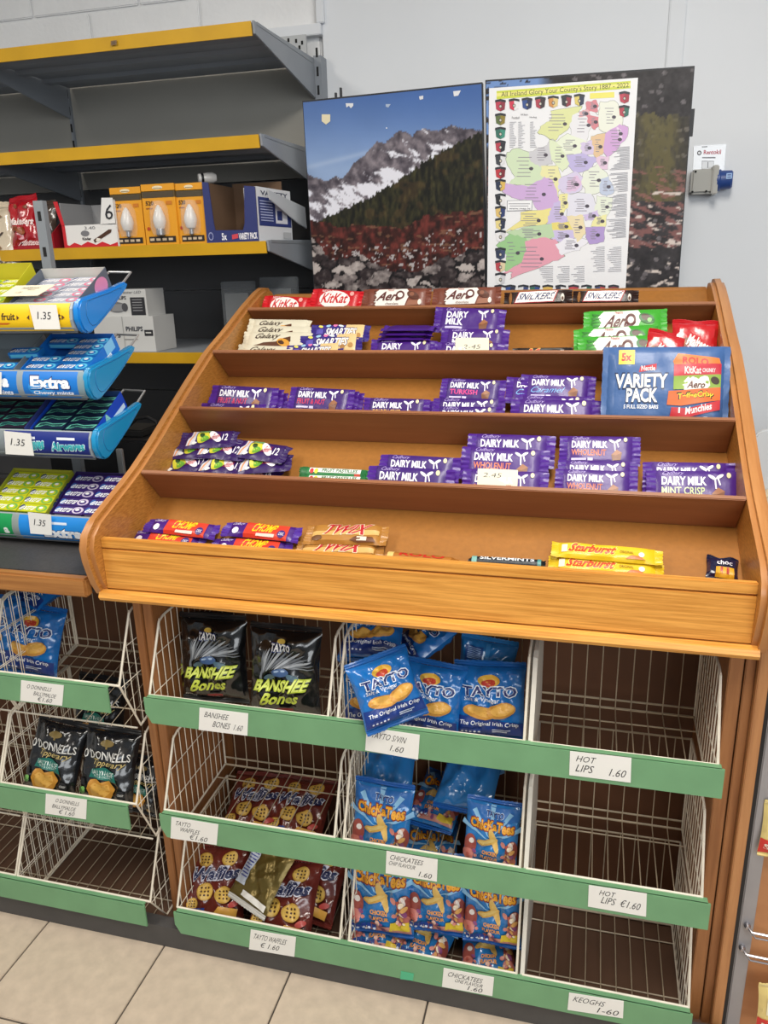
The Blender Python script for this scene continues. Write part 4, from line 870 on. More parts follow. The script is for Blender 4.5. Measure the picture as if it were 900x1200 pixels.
# ------------------------------------------------------------------ grey wall shelving with yellow strips
gs = thing('wall_shelving', (-0.4, 1.08, 0), 'grey steel wall shelving with yellow front strips beside the mountain pictures', 'shelving')
GX0, GX1 = -0.822, 0.0275
SHZ = [2.016, 1.763, 1.506, 1.214]
for a, b in ((-1.72, GX0 - .004), (GX0 + .004, GX1 - .004)):
    for z0, z1, m in ((0.06, 0.35, M_GBLACK), (0.353, 0.69, M_GBLACK), (0.693, 1.03, M_GBLACK), (1.033, 1.37, M_GBLACK), (1.373, 1.70, M_GBLACK), (1.703, 2.03, M_GBACK)):
        MB().box(a, b, 1.30, 1.306, z0, z1, m).build('back_panel', gs)
for x in (GX0, GX1 + .012):
    u = MB().box(x - .004 if x < 0 else x - .012, x + .004 if x < 0 else x + .012, 1.288, 1.34, 0, 2.035, M_GSHELF)
    for i in range(40): u.box(x - .003, x + .003, 1.2868, 1.2885, 0.08 + i * .05, 0.105 + i * .05, M_SLOT)
    u.build('upright', gs)
for i, z in enumerate(SHZ):
    for a, b in ((-1.71, GX0 - .012), (GX0 + .01, GX1 - .004)):
        sh = MB().box(a, b, 0.842, 1.288, z - .006, z - .002, M_GSHELF)
        for yy in (0.93, 1.03, 1.15): sh.prism([(yy, z - .006), (yy + .05, z - .006), (yy + .04, z - .016), (yy + .01, z - .016)], a, b, M_GSHELF)
        s = sh.build('shelf', gs)
        st = MB().prism([(0.838, z), (0.842, z), (0.846, z - .031), (0.842, z - .031)], a, b, M_YEL).build('price_strip', s)
    for x in (GX1, GX0 - .001):
        MB().prism([(0.842, z + .002), (1.288, z + .012), (1.288, z - .095), (1.27, z - .093), (0.846, z - .026)], x - .003, x + .003, M_GSHELF).build('bracket', gs, bevel=0.0008)
        if x > 0: MB().box(x + .003, x + .004, 0.86, 1.27, z - .004, z + .003, M_STEEL).build('bracket_lip', gs)
MB().box(-1.72, GX1, 0.86, 1.31, 0.0, 0.06, M_GBLACK).build('base', gs)
mb = MB(); q = [atY(a, b, 0.837) for a, b in ((130, 53.5), (137, 52.5), (137, 47), (130, 48))]
add_art(mb, [R(0, 0, 1, 1, '#7a5a2a'), R(.2, .2, .8, .8, '#5c4526')], bilin(*q, (0, -1, 0)), off0=.0008); mb.build('sticker', gs, recalc=False)
q = [atY(a, b, 0.837) for a, b in ((141, 51.8), (148, 50.9), (148, 49), (141, 50))]
# pale perforated plate and timber rail above the shelving
p0 = atY(316, 31, 1.335); p1 = atY(382, 27, 1.335)
tr = MB().box(-0.7, 0.042, 1.325, 1.356, p1.z - .03, p1.z, M_WALL).build('trim_2', bevel=.002); tag(tr, kind='structure')
pv = atY(371, 10, 1.335)
tr = MB().box(pv.x, pv.x + .024, 1.325, 1.356, p1.z, 2.72, M_WALL).build('trim_3', bevel=.002); tag(tr, kind='structure')
pl = MB().box(-0.75, 0.0, 1.31, 1.318, 2.03, p1.z - .03, mat('pale_plate', '#b9bbbc', .5))
for (a, b) in ((347, 48), (354, 50), (351, 55.5), (338, 47)):
    h = atY(a, b, 1.3095); pl.box(h.x - .003, h.x + .003, 1.3085, 1.31, h.z - .005, h.z + .005, M_SLOT)
pl.build('back_panel', gs)

# ---- things on the third shelf
SZ = 1.5045; SY = 0.856
def xs(px, py=287, y=SY): return atY(px, py, y).x
packet('pouch_cream', 0.15, 0.16, 0.05, '#cdbfa8', [T('Galaxy', .2, .5, .8, .68, '#3a2416', .02, .4), T('Galaxy', .2, .12, .85, .28, '#3a2416', .02, .4), Pg([(.0, .75), (.4, .72), (.8, .85), (.6, .95), (.1, .92)], '#8a6a4c'), E(.6, .38, .2, .06, '#7a5636', 10)], bag=True, wr=.004, sx=3, sy=3, nu=14, nv=14, seed=41, name='sweet_pouch', cat='sweets')
packet('pouch_red', 0.095, 0.125, 0.04, '#a81220', [T('Maltesers', .1, .42, .95, .58, '#f0dcd8', .03, .4, -.06), E(.3, .3, .1, .08, '#7a3a20'), E(.5, .26, .12, .09, '#94502c'), E(.7, .8, .07, .05, '#7a3a20'), E(.3, .86, .06, .05, '#8a4426')], bag=True, wr=.004, sx=3, sy=3, nu=14, nv=14, seed=42, name='sweet_pouch', cat='sweets')
packet('pouch_dark', 0.10, 0.12, 0.04, '#4e4038', [E(.4, .8, .25, .1, '#b8ad9c'), E(.7, .55, .12, .2, '#2a2220')], bag=True, wr=.004, sx=3, sy=3, nu=14, nv=14, seed=43, name='sweet_pouch', cat='sweets')
def stand(kind, pL, pR, y, tilt, label, fit=(0.6, 1.3)):
    return put(kind, frame(pL, pR, tilt, y, SZ, KINDS[kind], fit), label, 'sweet pouches on the grey shelf')
stand('pouch_cream', (-42, 238), (24, 235), 0.90, 80, 'cream pouch of caramel sweets at the left edge of the grey shelf')
stand('pouch_dark', (34, 236), (66, 234), 0.93, 80, 'brown and cream pouch behind the red pouch')
stand('pouch_red', (10, 232), (43, 226), 0.875, 76, 'red pouch of malt balls leaning on the grey shelf')
# low red carton the red pouch stands in
xa, xb = xs(21), xs(63); mb = MB()
mb.box(xa, xb, SY - .002, SY, SZ, SZ + .042, ink('#9c1522')); mb.box(xa, xa + .002, SY, SY + .1, SZ, SZ + .05, ink('#9c1522')); mb.box(xa, xb, SY, SY + .1, SZ, SZ + .002, ink('#9c1522'))
mb.add([(xb, SY, SZ), (xb, SY + .1, SZ), (xb, SY + .1, SZ + .11), (xb, SY, SZ + .044), (xb + .002, SY, SZ), (xb + .002, SY + .1, SZ), (xb + .002, SY + .1, SZ + .11), (xb + .002, SY, SZ + .044)], [(0, 1, 2, 3), (7, 6, 5, 4), (0, 4, 5, 1), (1, 5, 6, 2), (2, 6, 7, 3), (3, 7, 4, 0)], ink('#9c1522'))
add_art(mb, [T('Maltesers', .1, .3, .8, .7, '#e8c9c6', .03, .4)], bilin((xa, SY - .002, SZ), (xb, SY - .002, SZ), (xb, SY - .002, SZ + .042), (xa, SY - .002, SZ + .042), (0, -1, 0)))
tag(mb.build('display_carton', recalc=False), 'low dark red display carton holding the red pouch', 'carton')
# white and red tray carton
xa, xb = xs(76), xs(139); D = .15; mb = MB(); Wt = ink('#e4e2df'); Rd = ink('#c8202a'); Gy = ink('#9a9a9c')
mb.box(xa, xb, SY - .002, SY, SZ, SZ + .062, Wt); mb.box(xa, xb, SY, SY + D, SZ, SZ + .002, Gy); mb.box(xa, xb, SY + D, SY + D + .002, SZ, SZ + .125, Gy)
for x, m in ((xa, Rd), (xb, Wt)):
    mb.add([(x, SY, SZ), (x, SY + D, SZ), (x, SY + D, SZ + .125), (x, SY, SZ + .122 if x == xa else SZ + .125), (x + .002, SY, SZ), (x + .002, SY + D, SZ), (x + .002, SY + D, SZ + .125), (x + .002, SY, SZ + .122)], [(0, 1, 2, 3), (7, 6, 5, 4), (0, 4, 5, 1), (1, 5, 6, 2), (2, 6, 7, 3), (3, 7, 4, 0)], Gy if x == xa else Wt)
F = bilin((xa, SY - .002, SZ), (xb, SY - .002, SZ), (xb, SY - .002, SZ + .13), (xa, SY - .002, SZ + .13), (0, -1, 0))
mb.add([F(.0, .46), F(.06, .46), F(-.02, .97), F(-.10, .97)], [(0, 1, 2, 3)], Rd)
mb.add([F(.72, .46), F(1.0, .46), F(1.0, .99), F(.80, 1.0)], [(0, 1, 2, 3)], Wt)
add_art(mb, [R(0, 0, .06, .47, '#c8202a'), Pg([(0, 0), (0, .1), (.1, .06), (.2, .12), (.32, .06), (.45, .13), (.6, .06), (.72, .12), (.86, .05), (1, .1), (1, 0)], '#c8202a'), E(.42, .3, .08, .06, '#77777a'), T('Kinder', .36, .16, .52, .22, '#2a2220', .03), Pg([(.58, .1), (.9, .3), (.92, .36), (.86, .36), (.56, .16)], '#4a2c1c'), Pg([(.6, .14), (.66, .12), (.7, .18), (.63, .2)], '#e9e0d2'), T('3.40', .42, .38, .62, .44, '#77777a', -.004), T('6', .84, .56, .98, .86, '#1c1c22', .0, .1)], F, off0=.0006)
tag(mb.build('display_carton', recalc=False), 'white and red open chocolate tray with black handwriting', 'carton')
# light bulbs in yellow packs
M_PEARL = mat('bulb_glass', '#d9d6d2', .3, coat=.3); M_BLIST = mat('blister', '#ffffff', .08, alpha=.16); M_BULBCAP = mat('bulb_cap', '#8f9095', .3, metal=.9)
def bulbpack(pl, pr, top, idx, cap, lab, yy):
    xa, xb = atY(pl, 284, yy).x, atY(pr, 284, yy).x; zt = atY((pl + pr) / 2, top, yy).z; w = xb - xa; h = zt - SZ
    r = thing('light_bulb_pack', ((xa + xb) / 2, yy + .03, SZ), lab, 'light bulb', 'yellow light bulb packs')
    mb = MB(); Y = ink('#e09a1c')
    mb.box(xa, xb, yy, yy + .05, SZ, zt - h * .22, Y); mb.box(xa, xb, yy, yy + .012, zt - h * .22, zt - h * .11, ink('#5c4a28')); mb.box(xa, xb, yy, yy + .004, zt - h * .12, zt, Y)
    F = bilin((xa, yy, SZ), (xb, yy, SZ), (xb, yy, zt), (xa, yy, zt), (0, -1, 0))
    add_art(mb, [E(.5, .94, .16, .03, '#e9d9b4'), R(.38, .925, .62, .935, '#7a5a28'), R(0.04, .78, .96, .87, '#4a3f2c'), T('520', .1, .66, .34, .73, '#4a2f14', .03), R(.1, .6, .3, .62, '#9a5a1c'), R(.72, .66, .9, .72, '#c4741c'), R(.1, .05, .92, .15, '#2a2018')] + [R(.13 + i * .19, .08, .26 + i * .19, .12, '#cbb79a') for i in range(4)] + [E(.12, .28, .05, .03, '#b9401c')], F, off0=.0006)
    mb.build('carton', r, recalc=False)
    cx = (xa + xb) / 2
    b = MB().lathe([(.001, h * .66), (.004, h * .65), (.010, h * .58), (.0165, h * .47), (.018, h * .40), (.014, h * .30), (.011, h * .27)], (cx, yy - .006, SZ), (0, 0, 1), M_PEARL).build('bulb', r, recalc=False)
    c = MB()
    if cap: c.lathe([(.011, h * .28), (.012, h * .26), (.012, h * .17), (.009, h * .155), (.0, h * .15)], (cx, yy - .006, SZ), (0, 0, 1), M_BULBCAP)
    else: c.lathe([(.010, h * .28), (.006, h * .25), (.006, h * .17), (.003, h * .155), (.0, h * .15)], (cx, yy - .006, SZ), (0, 0, 1), M_BULBCAP)
    c.build('bulb_cap', r, recalc=False)
    MB().lathe([(.0, h * .74), (.016, h * .72), (.026, h * .6), (.028, h * .3), (.022, h * .17), (.0, h * .16)], (cx, yy - .002, SZ), (0, 0, 1), M_BLIST).build('blister', r, recalc=False)
bulbpack(135.5, 171, 219, 0, False, 'yellow pack with a white candle bulb, leftmost of the three', SY + .006)
bulbpack(172, 210, 215, 1, True, 'yellow pack with a silver capped candle bulb, middle of the three', SY + .002)
bulbpack(211, 243, 214, 2, False, 'yellow pack with a white candle bulb, beside the navy carton', SY + .008)
# loose lamp lying on top
p = atY(232, 209, 0.93); mb = MB()
ax_ = (.8, .6, .05); mb.lathe([(0, 0), (.011, .001), (.0125, .006), (.0125, .009)], p, ax_, ink('#e0dedb')).lathe([(.0130, .008), (.0130, .015)], p, ax_, M_BLK).lathe([(.0125, .014), (.0145, .026), (.0145, .04), (.010, .05), (0, .052)], p, ax_, M_PEARL)
tag(mb.build('light_bulb', recalc=False), 'white lamp with a black ring lying above the yellow packs', 'light bulb')
# navy variety carton with a cut-out front
xa, xb = xs(243), xs(303, 284); zt = atY(240, 213, SY).z; zt2 = atY(292, 219, SY).z
Nv = ink('#28316a'); Br = paper('#6f5540'); D = .19; mb = MB()
F = bilin((xa, SY, SZ), (xb, SY, SZ), (xb, SY, zt2), (xa, SY, zt), (0, -1, 0))
def slab(pts): mb.add([F(u, v, 0) for u, v in pts] + [F(u, v, -.003) for u, v in pts], [tuple(range(len(pts))), tuple(reversed(range(len(pts), 2 * len(pts))))] + [(i, i + len(pts), (i + 1) % len(pts) + len(pts), (i + 1) % len(pts)) for i in range(len(pts))], Nv)
slab([(0, 0), (1, 0), (1, .22), (0, .22)]); slab([(0, .22), (.18, .22), (.16, .34), (.12, 1), (0, 1)]); slab([(.72, .22), (1, .22), (1, 1), (.80, 1), (.76, .34)])
mb.box(xa, xb, SY + D, SY + D + .003, SZ, zt + .01, Br); mb.box(xa, xb, SY + .004, SY + D, SZ, SZ + .003, Br); mb.box(xa, xa + .003, SY + .004, SY + D, SZ, zt, Br); mb.box(xb - .003, xb, SY + .004, SY + D, SZ, zt2, Br)
add_art(mb, [T('5x', .3, .05, .4, .17, '#e8e8ee', .03), Pg([(.5, .06), (.5, .14), (.62, .16), (.62, .08)], '#c8404c'), T('VARIETY PACK', .63, .05, .99, .17, '#eceaf0', .03, 0, .01), E(.09, .12, .05, .07, '#8a90b8'), E(.09, .12, .035, .05, '#28316a')], F, off0=.0006)
tag(mb.build('display_carton', recalc=False), 'open navy variety pack carton with brown inside', 'carton')
q0 = [atY(a, b, y) for a, b, y in ((304, 281, .86), (348, 282, 1.02))]
a_, b_ = q0; zt = atY(304, 218, .86).z; mb = MB(); back = Vector((-.05, .03, 0))
a_ = Vector((a_.x + .002, .858, SZ)); b_ = Vector((min(b_.x, .02), 1.05, SZ)); up_ = Vector((0, 0, zt - SZ))
mb.hexa([a_, b_, b_ + back, a_ + back], [a_ + up_, b_ + up_, b_ + back + up_, a_ + back + up_], ink('#dcdde0'))
nrm = (b_ - a_).normalized().cross(Vector((0, 0, 1)))
add_art(mb, [R(.02, .3, .98, .82, '#2b3876'), T('VARIETY', .1, .86, .9, .94, '#3a3f58', .02), R(.5, .36, .86, .72, '#dfe0e8'), R(.55, .42, .7, .6, '#2b3876')] + [R(.06, .74 - i * .05, .42, .76 - i * .05, '#aab2d6') for i in range(8)] + [R(.7, .08, .95, .2, '#b9babd')], bilin(a_, b_, b_ + up_, a_ + up_, nrm), off0=.0006)
tag(mb.build('carton', recalc=False), 'white and navy printed carton at the right end of the shelf', 'carton')
# spare bracket without a shelf, standing in front of the carton
pts = [atX(a, b, GX1) for a, b in ((313, 222), (357, 243), (359, 268), (349, 262), (316, 234))]
MB().prism([(v.y, v.z) for v in pts], GX1 - .002, GX1 + .002, mat('bracket_pale', '#c3c7cb', .45)).build('bracket', gs, bevel=.0008)
# ---- lower shelf
SZ4 = 1.2125
def pbox(pl, pr, pt, y, z0, d, label, big):
    xa, xb = atY(pl, 400, y).x, atY(pr, 400, y).x; zt = atY((pl + pr) / 2, pt, y).z
    mb = MB().box(xa, xb, y, y + d, z0, zt, ink('#c4c4c2'))
    F = bilin((xa, y, z0), (xb, y, z0), (xb, y, zt), (xa, y, zt), (0, -1, 0))
    if big: art = [T('PHILIPS', .54, .58, .82, .72, '#2a2c38', .03), R(.84, .45, .98, .62, '#26262a'), R(.86, .52, .95, .56, '#c8c8c4'), T('PS', .34, .4, .44, .52, '#2a2c38', .03), R(.49, 0, .5, 1, '#9a9a98'), R(.5, .34, .72, .36, '#6a6a6a')]
    else: art = [T('PHILIPS', .25, .62, .55, .76, '#3a3c44', .03), T('Master LED', .45, .84, .9, .94, '#4a4a50', -.002, .2), E(.32, .34, .22, .2, '#6d6d70', -8), R(.2, .2, .5, .46, '#8a8a8c'), E(.5, .34, .07, .16, '#4a4a4e'), R(.64, .04, .96, .7, '#26262a')] + [R(.68, .6 - i * .1, .9, .63 - i * .1, '#8f8f92') for i in range(5)]
    add_art(mb, art, F, off0=.0005)
    tag(mb.build('lamp_box', recalc=False, parent=None), label, 'box', 'white lamp boxes')
    return zt
zt = pbox(112, 182, 371, 0.875, SZ4, .12, 'white lamp box lying under another box on the lower grey shelf', True)
pbox(126, 177, 339, 0.885, zt, .1, 'white lamp box with a dark lamp picture, on top of the other box', False)
M_CLR = mat('clear_pack', '#6f7377', .2, alpha=.5)
for pl, pr, pt, y, lab in ((262, 300, 330, 1.0, 'clear plastic pack, left of two on the lower grey shelf'), (307, 356, 325, 1.06, 'clear plastic pack, right of two behind the candy stand')):
    xa, xb = atY(pl, 380, y).x, atY(pr, 380, y).x; xb = min(xb, .02); zt = atY(pl, pt, y).z
    mb = MB().box(xa, xb, y, y + .02, SZ4, zt, M_CLR); mb.box(xa + .012, xb - .012, y - .008, y, SZ4 + .01, zt - .03, mat('clear_pack2', '#8b8f92', .2, alpha=.6)); mb.box(xa + .02, xb - .03, y + .004, y + .016, SZ4 + .012, zt - .06, ink('#55575a'))
    tag(mb.build('blister_pack', bevel=.003), lab, 'blister pack', 'clear packs on the lower shelf')
# ---- dark clutter behind the gum rack
bx = thing('till_box', (-0.34, 0.56, 0.884), 'black plastic box in the shadow behind the gum rack', 'box')
MB().box(-0.46, -0.17, 0.47, 0.61, 0.884, 1.04, M_BLK).build('case', bx, bevel=.006)
MB().box(-0.43, -0.2, 0.50, 0.59, 1.04, 1.06, mat('black_rubber', '#0f0f10', .8)).build('lid', bx, bevel=.004)
p = [atY(a, b, .44) for a, b in ((150, 500), (160, 491), (173, 489), (183, 494), (187, 503), (180, 520))]
tag(MB().tube([v for v in p], .004, M_BLK, 8).build('cable', recalc=False), 'black cable looping behind the gum rack', 'cable')
p0 = atY(143, 550, .40); tag(MB().box(p0.x - .008, p0.x + .008, .395, .405, .884, atY(143, 526, .4).z, mat('chrome', '#c9ccd0', .25, metal=.6)).build('metal_post', bevel=.002), 'short chrome post between the gum rack and the candy stand', 'post')

# ------------------------------------------------------------------ mountain pictures
def vnoise(x, y, seed):
    rs = np.random.RandomState(seed); g = rs.rand(256, 256)
    xi = np.floor(x).astype(int); yi = np.floor(y).astype(int); fx = x - xi; fy = y - yi
    fx = fx * fx * (3 - 2 * fx); fy = fy * fy * (3 - 2 * fy)
    a = g[xi % 256, yi % 256]; b = g[(xi + 1) % 256, yi % 256]; c = g[xi % 256, (yi + 1) % 256]; d = g[(xi + 1) % 256, (yi + 1) % 256]
    return (a * (1 - fx) + b * fx) * (1 - fy) + (c * (1 - fx) + d * fx) * fy
def fbm(x, y, seed, o=4):
    s = 0; a = .5
    for i in range(o): s = s + a * vnoise(x * 2 ** i, y * 2 ** i, seed + i); a *= .5
    return s / (1 - .5 ** o)
def cellular(x, y, seed):
    rs = np.random.RandomState(seed); ox = rs.rand(128, 128); oy = rs.rand(128, 128); cv = rs.rand(128, 128)
    xi = np.floor(x).astype(int); yi = np.floor(y).astype(int); best = np.full(x.shape, 9.); sec = np.full(x.shape, 9.); val = np.zeros(x.shape)
    for dx in (-1, 0, 1):
        for dy in (-1, 0, 1):
            cx = (xi + dx) % 128; cy = (yi + dy) % 128
            d = np.hypot(xi + dx + ox[cx, cy] - x, yi + dy + oy[cx, cy] - y)
            m = d < best; sec = np.where(m, best, np.minimum(sec, d)); val = np.where(m, cv[cx, cy], val); best = np.where(m, d, best)
    return best, sec, val
def rgb(h): return np.array([int(h[i:i+2], 16) / 255 for i in (1, 3, 5)])
def mix(a, b, t): return a * (1 - t[..., None]) + b * t[..., None]
def paint_left(x, y):
    c = mix(rgb('#41639f'), rgb('#8ba3c8'), np.clip((y - 105) / 95, 0, 1) ** 1.2) * (0.97 + .06 * fbm(x * .03, y * .03, 3)[..., None])
    tr = np.exp(-((y - (195 - (x - 365) * .25)) / 3.0) ** 2) * (x < 440) * .35; c = mix(c, rgb('#b5c2d8'), tr)
    rx = [354, 360, 372, 383, 392, 402, 414.7, 425, 434, 442.7, 450, 458, 469, 476, 483, 490, 498.7, 506, 514, 529.8, 542, 554.7, 566, 575]
    ry = [200, 203, 209, 212.5, 206, 209, 190.7, 184, 174, 165.8, 169, 162, 151.8, 156, 159.6, 153, 150, 153, 153, 147, 150, 151.8, 153, 154]
    rid = np.interp(x, rx, ry) + 4 * (fbm(x * .35, y * .02, 9) - .5)
    n = fbm(x * .12 + y * .05, y * .12 - x * .08, 11); n2 = fbm(x * .4, y * .4, 12)
    rock = mix(rgb('#3c3740'), rgb('#857d84'), np.clip(n * 1.6 - .3 + (n2 - .5) * .6, 0, 1))
    dep = y - rid
    sn = np.clip((fbm(x * .07 - y * .09, y * .05 + x * .035, 15) + .25 * fbm(x * .5, y * .5, 16) - .80 + np.clip(dep, 0, 50) * .0055) * 10, 0, 1)
    rock = mix(rock, rgb('#d9dae4'), sn)
    c = np.where((dep > 0)[..., None], rock, c)
    fo = np.interp(x, [354, 380, 402, 433, 464.5, 489, 514, 539, 566], [275, 258, 248, 234, 215.6, 197, 181, 169, 155]) + 7 * (fbm(x * .25, y * .04, 21) - .5) - 5 * vnoise(x * .7, x * 0, 22)
    f = mix(rgb('#0f100b'), rgb('#3c3a20'), np.clip(fbm(x * .35, y * .12, 23) * 1.9 - .55, 0, 1))
    f = mix(f, rgb('#5a4228'), np.clip((fbm(x * .06, y * .06, 24) - .62) * 5, 0, .4))
    c = np.where((y > fo)[..., None], f, c)
    br = np.interp(x, [354, 363, 400, 433, 470, 495, 530, 566], [258, 258, 266, 264, 268, 254, 250, 247]) + 10 * (fbm(x * .15, y * .1, 31) - .5)
    b = mix(rgb('#24100e'), rgb('#6a2e28'), np.clip(fbm(x * .22, y * .16, 32) * 2.1 - .6, 0, 1))
    b = mix(b, rgb('#8a6a50'), np.clip((fbm(x * .11, y * .3, 35) - .66) * 9, 0, .6))
    c = np.where((y > br)[..., None], b, c)
    wh = ((fbm(x * .3, y * .3, 36) > .66) & (y > br + 22)); c = np.where(wh[..., None], rgb('#a7a1a2'), c)
    ro = np.interp(x, [354, 366, 387, 420, 449, 490, 527, 566], [276, 280, 303, 300, 314, 318, 300, 288]) + 12 * (fbm(x * .1, y * .1, 41) - .5)
    wx = x + 9 * (fbm(x * .12, y * .12, 61) - .5); wy = y + 9 * (fbm(x * .12, y * .12, 62) - .5); d1, d2, v = cellular(wx * .048, wy * .085, 42)
    st = mix(rgb('#2a2224'), rgb('#b3aaa6'), np.clip(v ** 2 * 1.15 + (fbm(x * .25, y * .3, 43) - .5) * .9 + (np.sin(x * 0) + .35 - d1 * .9) * .5, 0, 1)); st = np.where(((d2 - d1) < .16 * (fbm(x * .1, y * .1, 44) > .45))[..., None], rgb('#141114'), st)
    c = np.where((y > ro)[..., None], st, c)
    return c
def paint_right(x, y):
    n = fbm(x * .06, y * .06, 51); n2 = fbm(x * .25, y * .25, 52)
    c = mix(rgb('#1a1719'), rgb('#4b474a'), np.clip(n * .9 + n2 * .7 - .45, 0, 1))
    d1, d2, v = cellular(x * .10, y * .14, 53); c = np.where(((v > .8) & (d1 < .33))[..., None], rgb('#5e595c') * (0.7 + .6 * n2[..., None]), c)
    tr = (np.exp(-(((x - 772) / 26) ** 2)) * ((y > 128 + 14 * fbm(x * .2, x * 0, 54)) & (y < 236))) * np.clip(fbm(x * .3, y * .12, 55) * 1.6, 0, 1)
    c = mix(c, rgb('#5d5632'), np.clip(tr * 1.3, 0, .9))
    sc = np.clip((fbm(x * .05 + y * .1, y * .25 - x * .1, 56) - .5) * 7, 0, 1) * ((y > 195) & (y < 290)); c = mix(c, rgb('#8a5a56'), np.clip(sc, 0, .8))
    wt = np.clip((fbm(x * .07 + y * .12, y * .2 - x * .04, 57) + .15 * n2 - .72) * 14, 0, 1) * (y > 225); c = mix(c, rgb('#c9bdb6'), wt)
    sky = np.clip((104 - y) / 3, 0, 1) * np.clip((650 - x) / 20, 0, 1); sky = np.maximum(sky, np.clip((582 - x) / 4, 0, 1) * np.clip((175 - y) / 6, 0, 1))
    sky = sky * (fbm(x * .1, y * .2, 58) < .62); c = mix(c, rgb('#6f8fc4'), sky)
    return c
M_PIC = bpy.data.materials.new('picture_print'); M_PIC.use_nodes = True
_n = M_PIC.node_tree; _a = _n.nodes.new('ShaderNodeVertexColor'); _a.layer_name = 'Col'
_n.links.new(_a.outputs[0], _n.nodes['Principled BSDF'].inputs['Base Color']); _n.nodes['Principled BSDF'].inputs['Roughness'].default_value = .42; _n.nodes['Principled BSDF'].inputs['Specular IOR Level'].default_value = .3
M_EDGE = mat('picture_edge', '#191b22', .5)
PY = 1.0
def picture(c, fn, label, nu, nv):
    tl, tr_, br, bl = [Vector((a, PY, b)) for a, b in c]
    root = thing('mountain_picture', ((bl.x + br.x) / 2, PY + .01, bl.z), label, 'picture', 'mountain pictures')
    fr = MB(); d = Vector((0, .022, 0)); o_ = Vector((0, .0006, 0))
    fr.hexa([bl + o_, br + o_, tr_ + o_, tl + o_], [bl + d, br + d, tr_ + d, tl + d], M_EDGE)
    fr.build('board', root)
    u, v = np.meshgrid(np.linspace(.004, .996, nu + 1), np.linspace(.004, .996, nv + 1))
    A = [np.array(p) for p in (bl, br, tr_, tl)]
    W = [(1-u)*(1-v), u*(1-v), u*v, (1-u)*v]
    P3 = sum(w[..., None] * a for w, a in zip(W, A))
    q = P3 - np.array(CAM); zc = q @ np.array(CF); px = 450 + FPX * (q @ np.array(CR)) / zc; py = 600 - FPX * (q @ np.array(CU)) / zc
    colr = np.clip(fn(px, py), 0, 1)
    colr = np.where(colr <= .04045, colr / 12.92, ((colr + .055) / 1.055) ** 2.4)
    vs = P3.reshape(-1, 3) - np.array(root.location)
    idx = np.arange((nu + 1) * (nv + 1)).reshape(nv + 1, nu + 1)
    fs = np.stack([idx[:-1, :-1], idx[:-1, 1:], idx[1:, 1:], idx[1:, :-1]], -1).reshape(-1, 4)
    me = bpy.data.meshes.new('print'); me.from_pydata(vs.tolist(), [], fs.tolist())
    at = me.color_attributes.new('Col', 'FLOAT_COLOR', 'POINT')
    at.data.foreach_set('color', np.concatenate([colr.reshape(-1, 3), np.ones((colr.size // 3, 1))], 1).astype(np.float32).ravel())
    me.materials.append(M_PIC)
    o = bpy.data.objects.new('print', me); COL.objects.link(o); o.parent = root; o['_w'] = list(root.location)
    return root
ZB = 0.840
pa = picture([(.089, 1.862), (.572, 1.871), (.604, ZB), (.101, ZB)], paint_left, 'mountain landscape picture with blue sky and snowy peaks, left of the map', 190, 300)
pb = picture([(.5795, 1.875), (1.076, 1.868), (1.087, ZB), (.608, ZB)], paint_right, 'dark rocky mountainside picture behind the paper map', 190, 300)
def PX(x, y, h=0.0): return tuple(atY(x, -y, PY - .0005 - h))
def rem(pts, c): return Pg([(x, -y) for x, y in pts], c)
SCR = [rem([(377, 134), (387, 134), (387, 142), (382, 146), (377, 142)], '#d9cfae'), rem([(405, 121), (414, 121), (414, 124), (411, 127), (409, 124), (406, 126)], '#d4d6da'), rem([(452, 122), (458, 122), (455, 126), (452, 125)], '#9fb0c8'), rem([(491, 113), (496, 112), (496, 116), (492, 117)], '#d4d6da'), rem([(531, 107), (540, 106), (537, 112), (532, 113)], '#d9dade'), E(453, -150, .8, .8, '#dfe4ee')]
for a_s in SCR:
    bits = MB(); add_art(bits, [a_s], PX, off0=.0004); bits.build('paper_scrap', pa, recalc=False)
mb = MB()
for x0, h in ((394, 109), (400, 103)):
    a = atY(x0, 114, PY + .01); b = atY(x0, h, PY + .01); mb.box(a.x - .0025, a.x + .0025, PY + .004, PY + .012, a.z - .006, b.z, M_EDGE)
mb.build('hanger_clip', pa)
mb = MB(); a = atY(811, 128, PY + .01); b = atY(808, 160, PY + .01)
mb.box(a.x - .004, a.x + .006, PY + .004, PY + .014, b.z, a.z, M_EDGE).build('hanger_clip', pb)

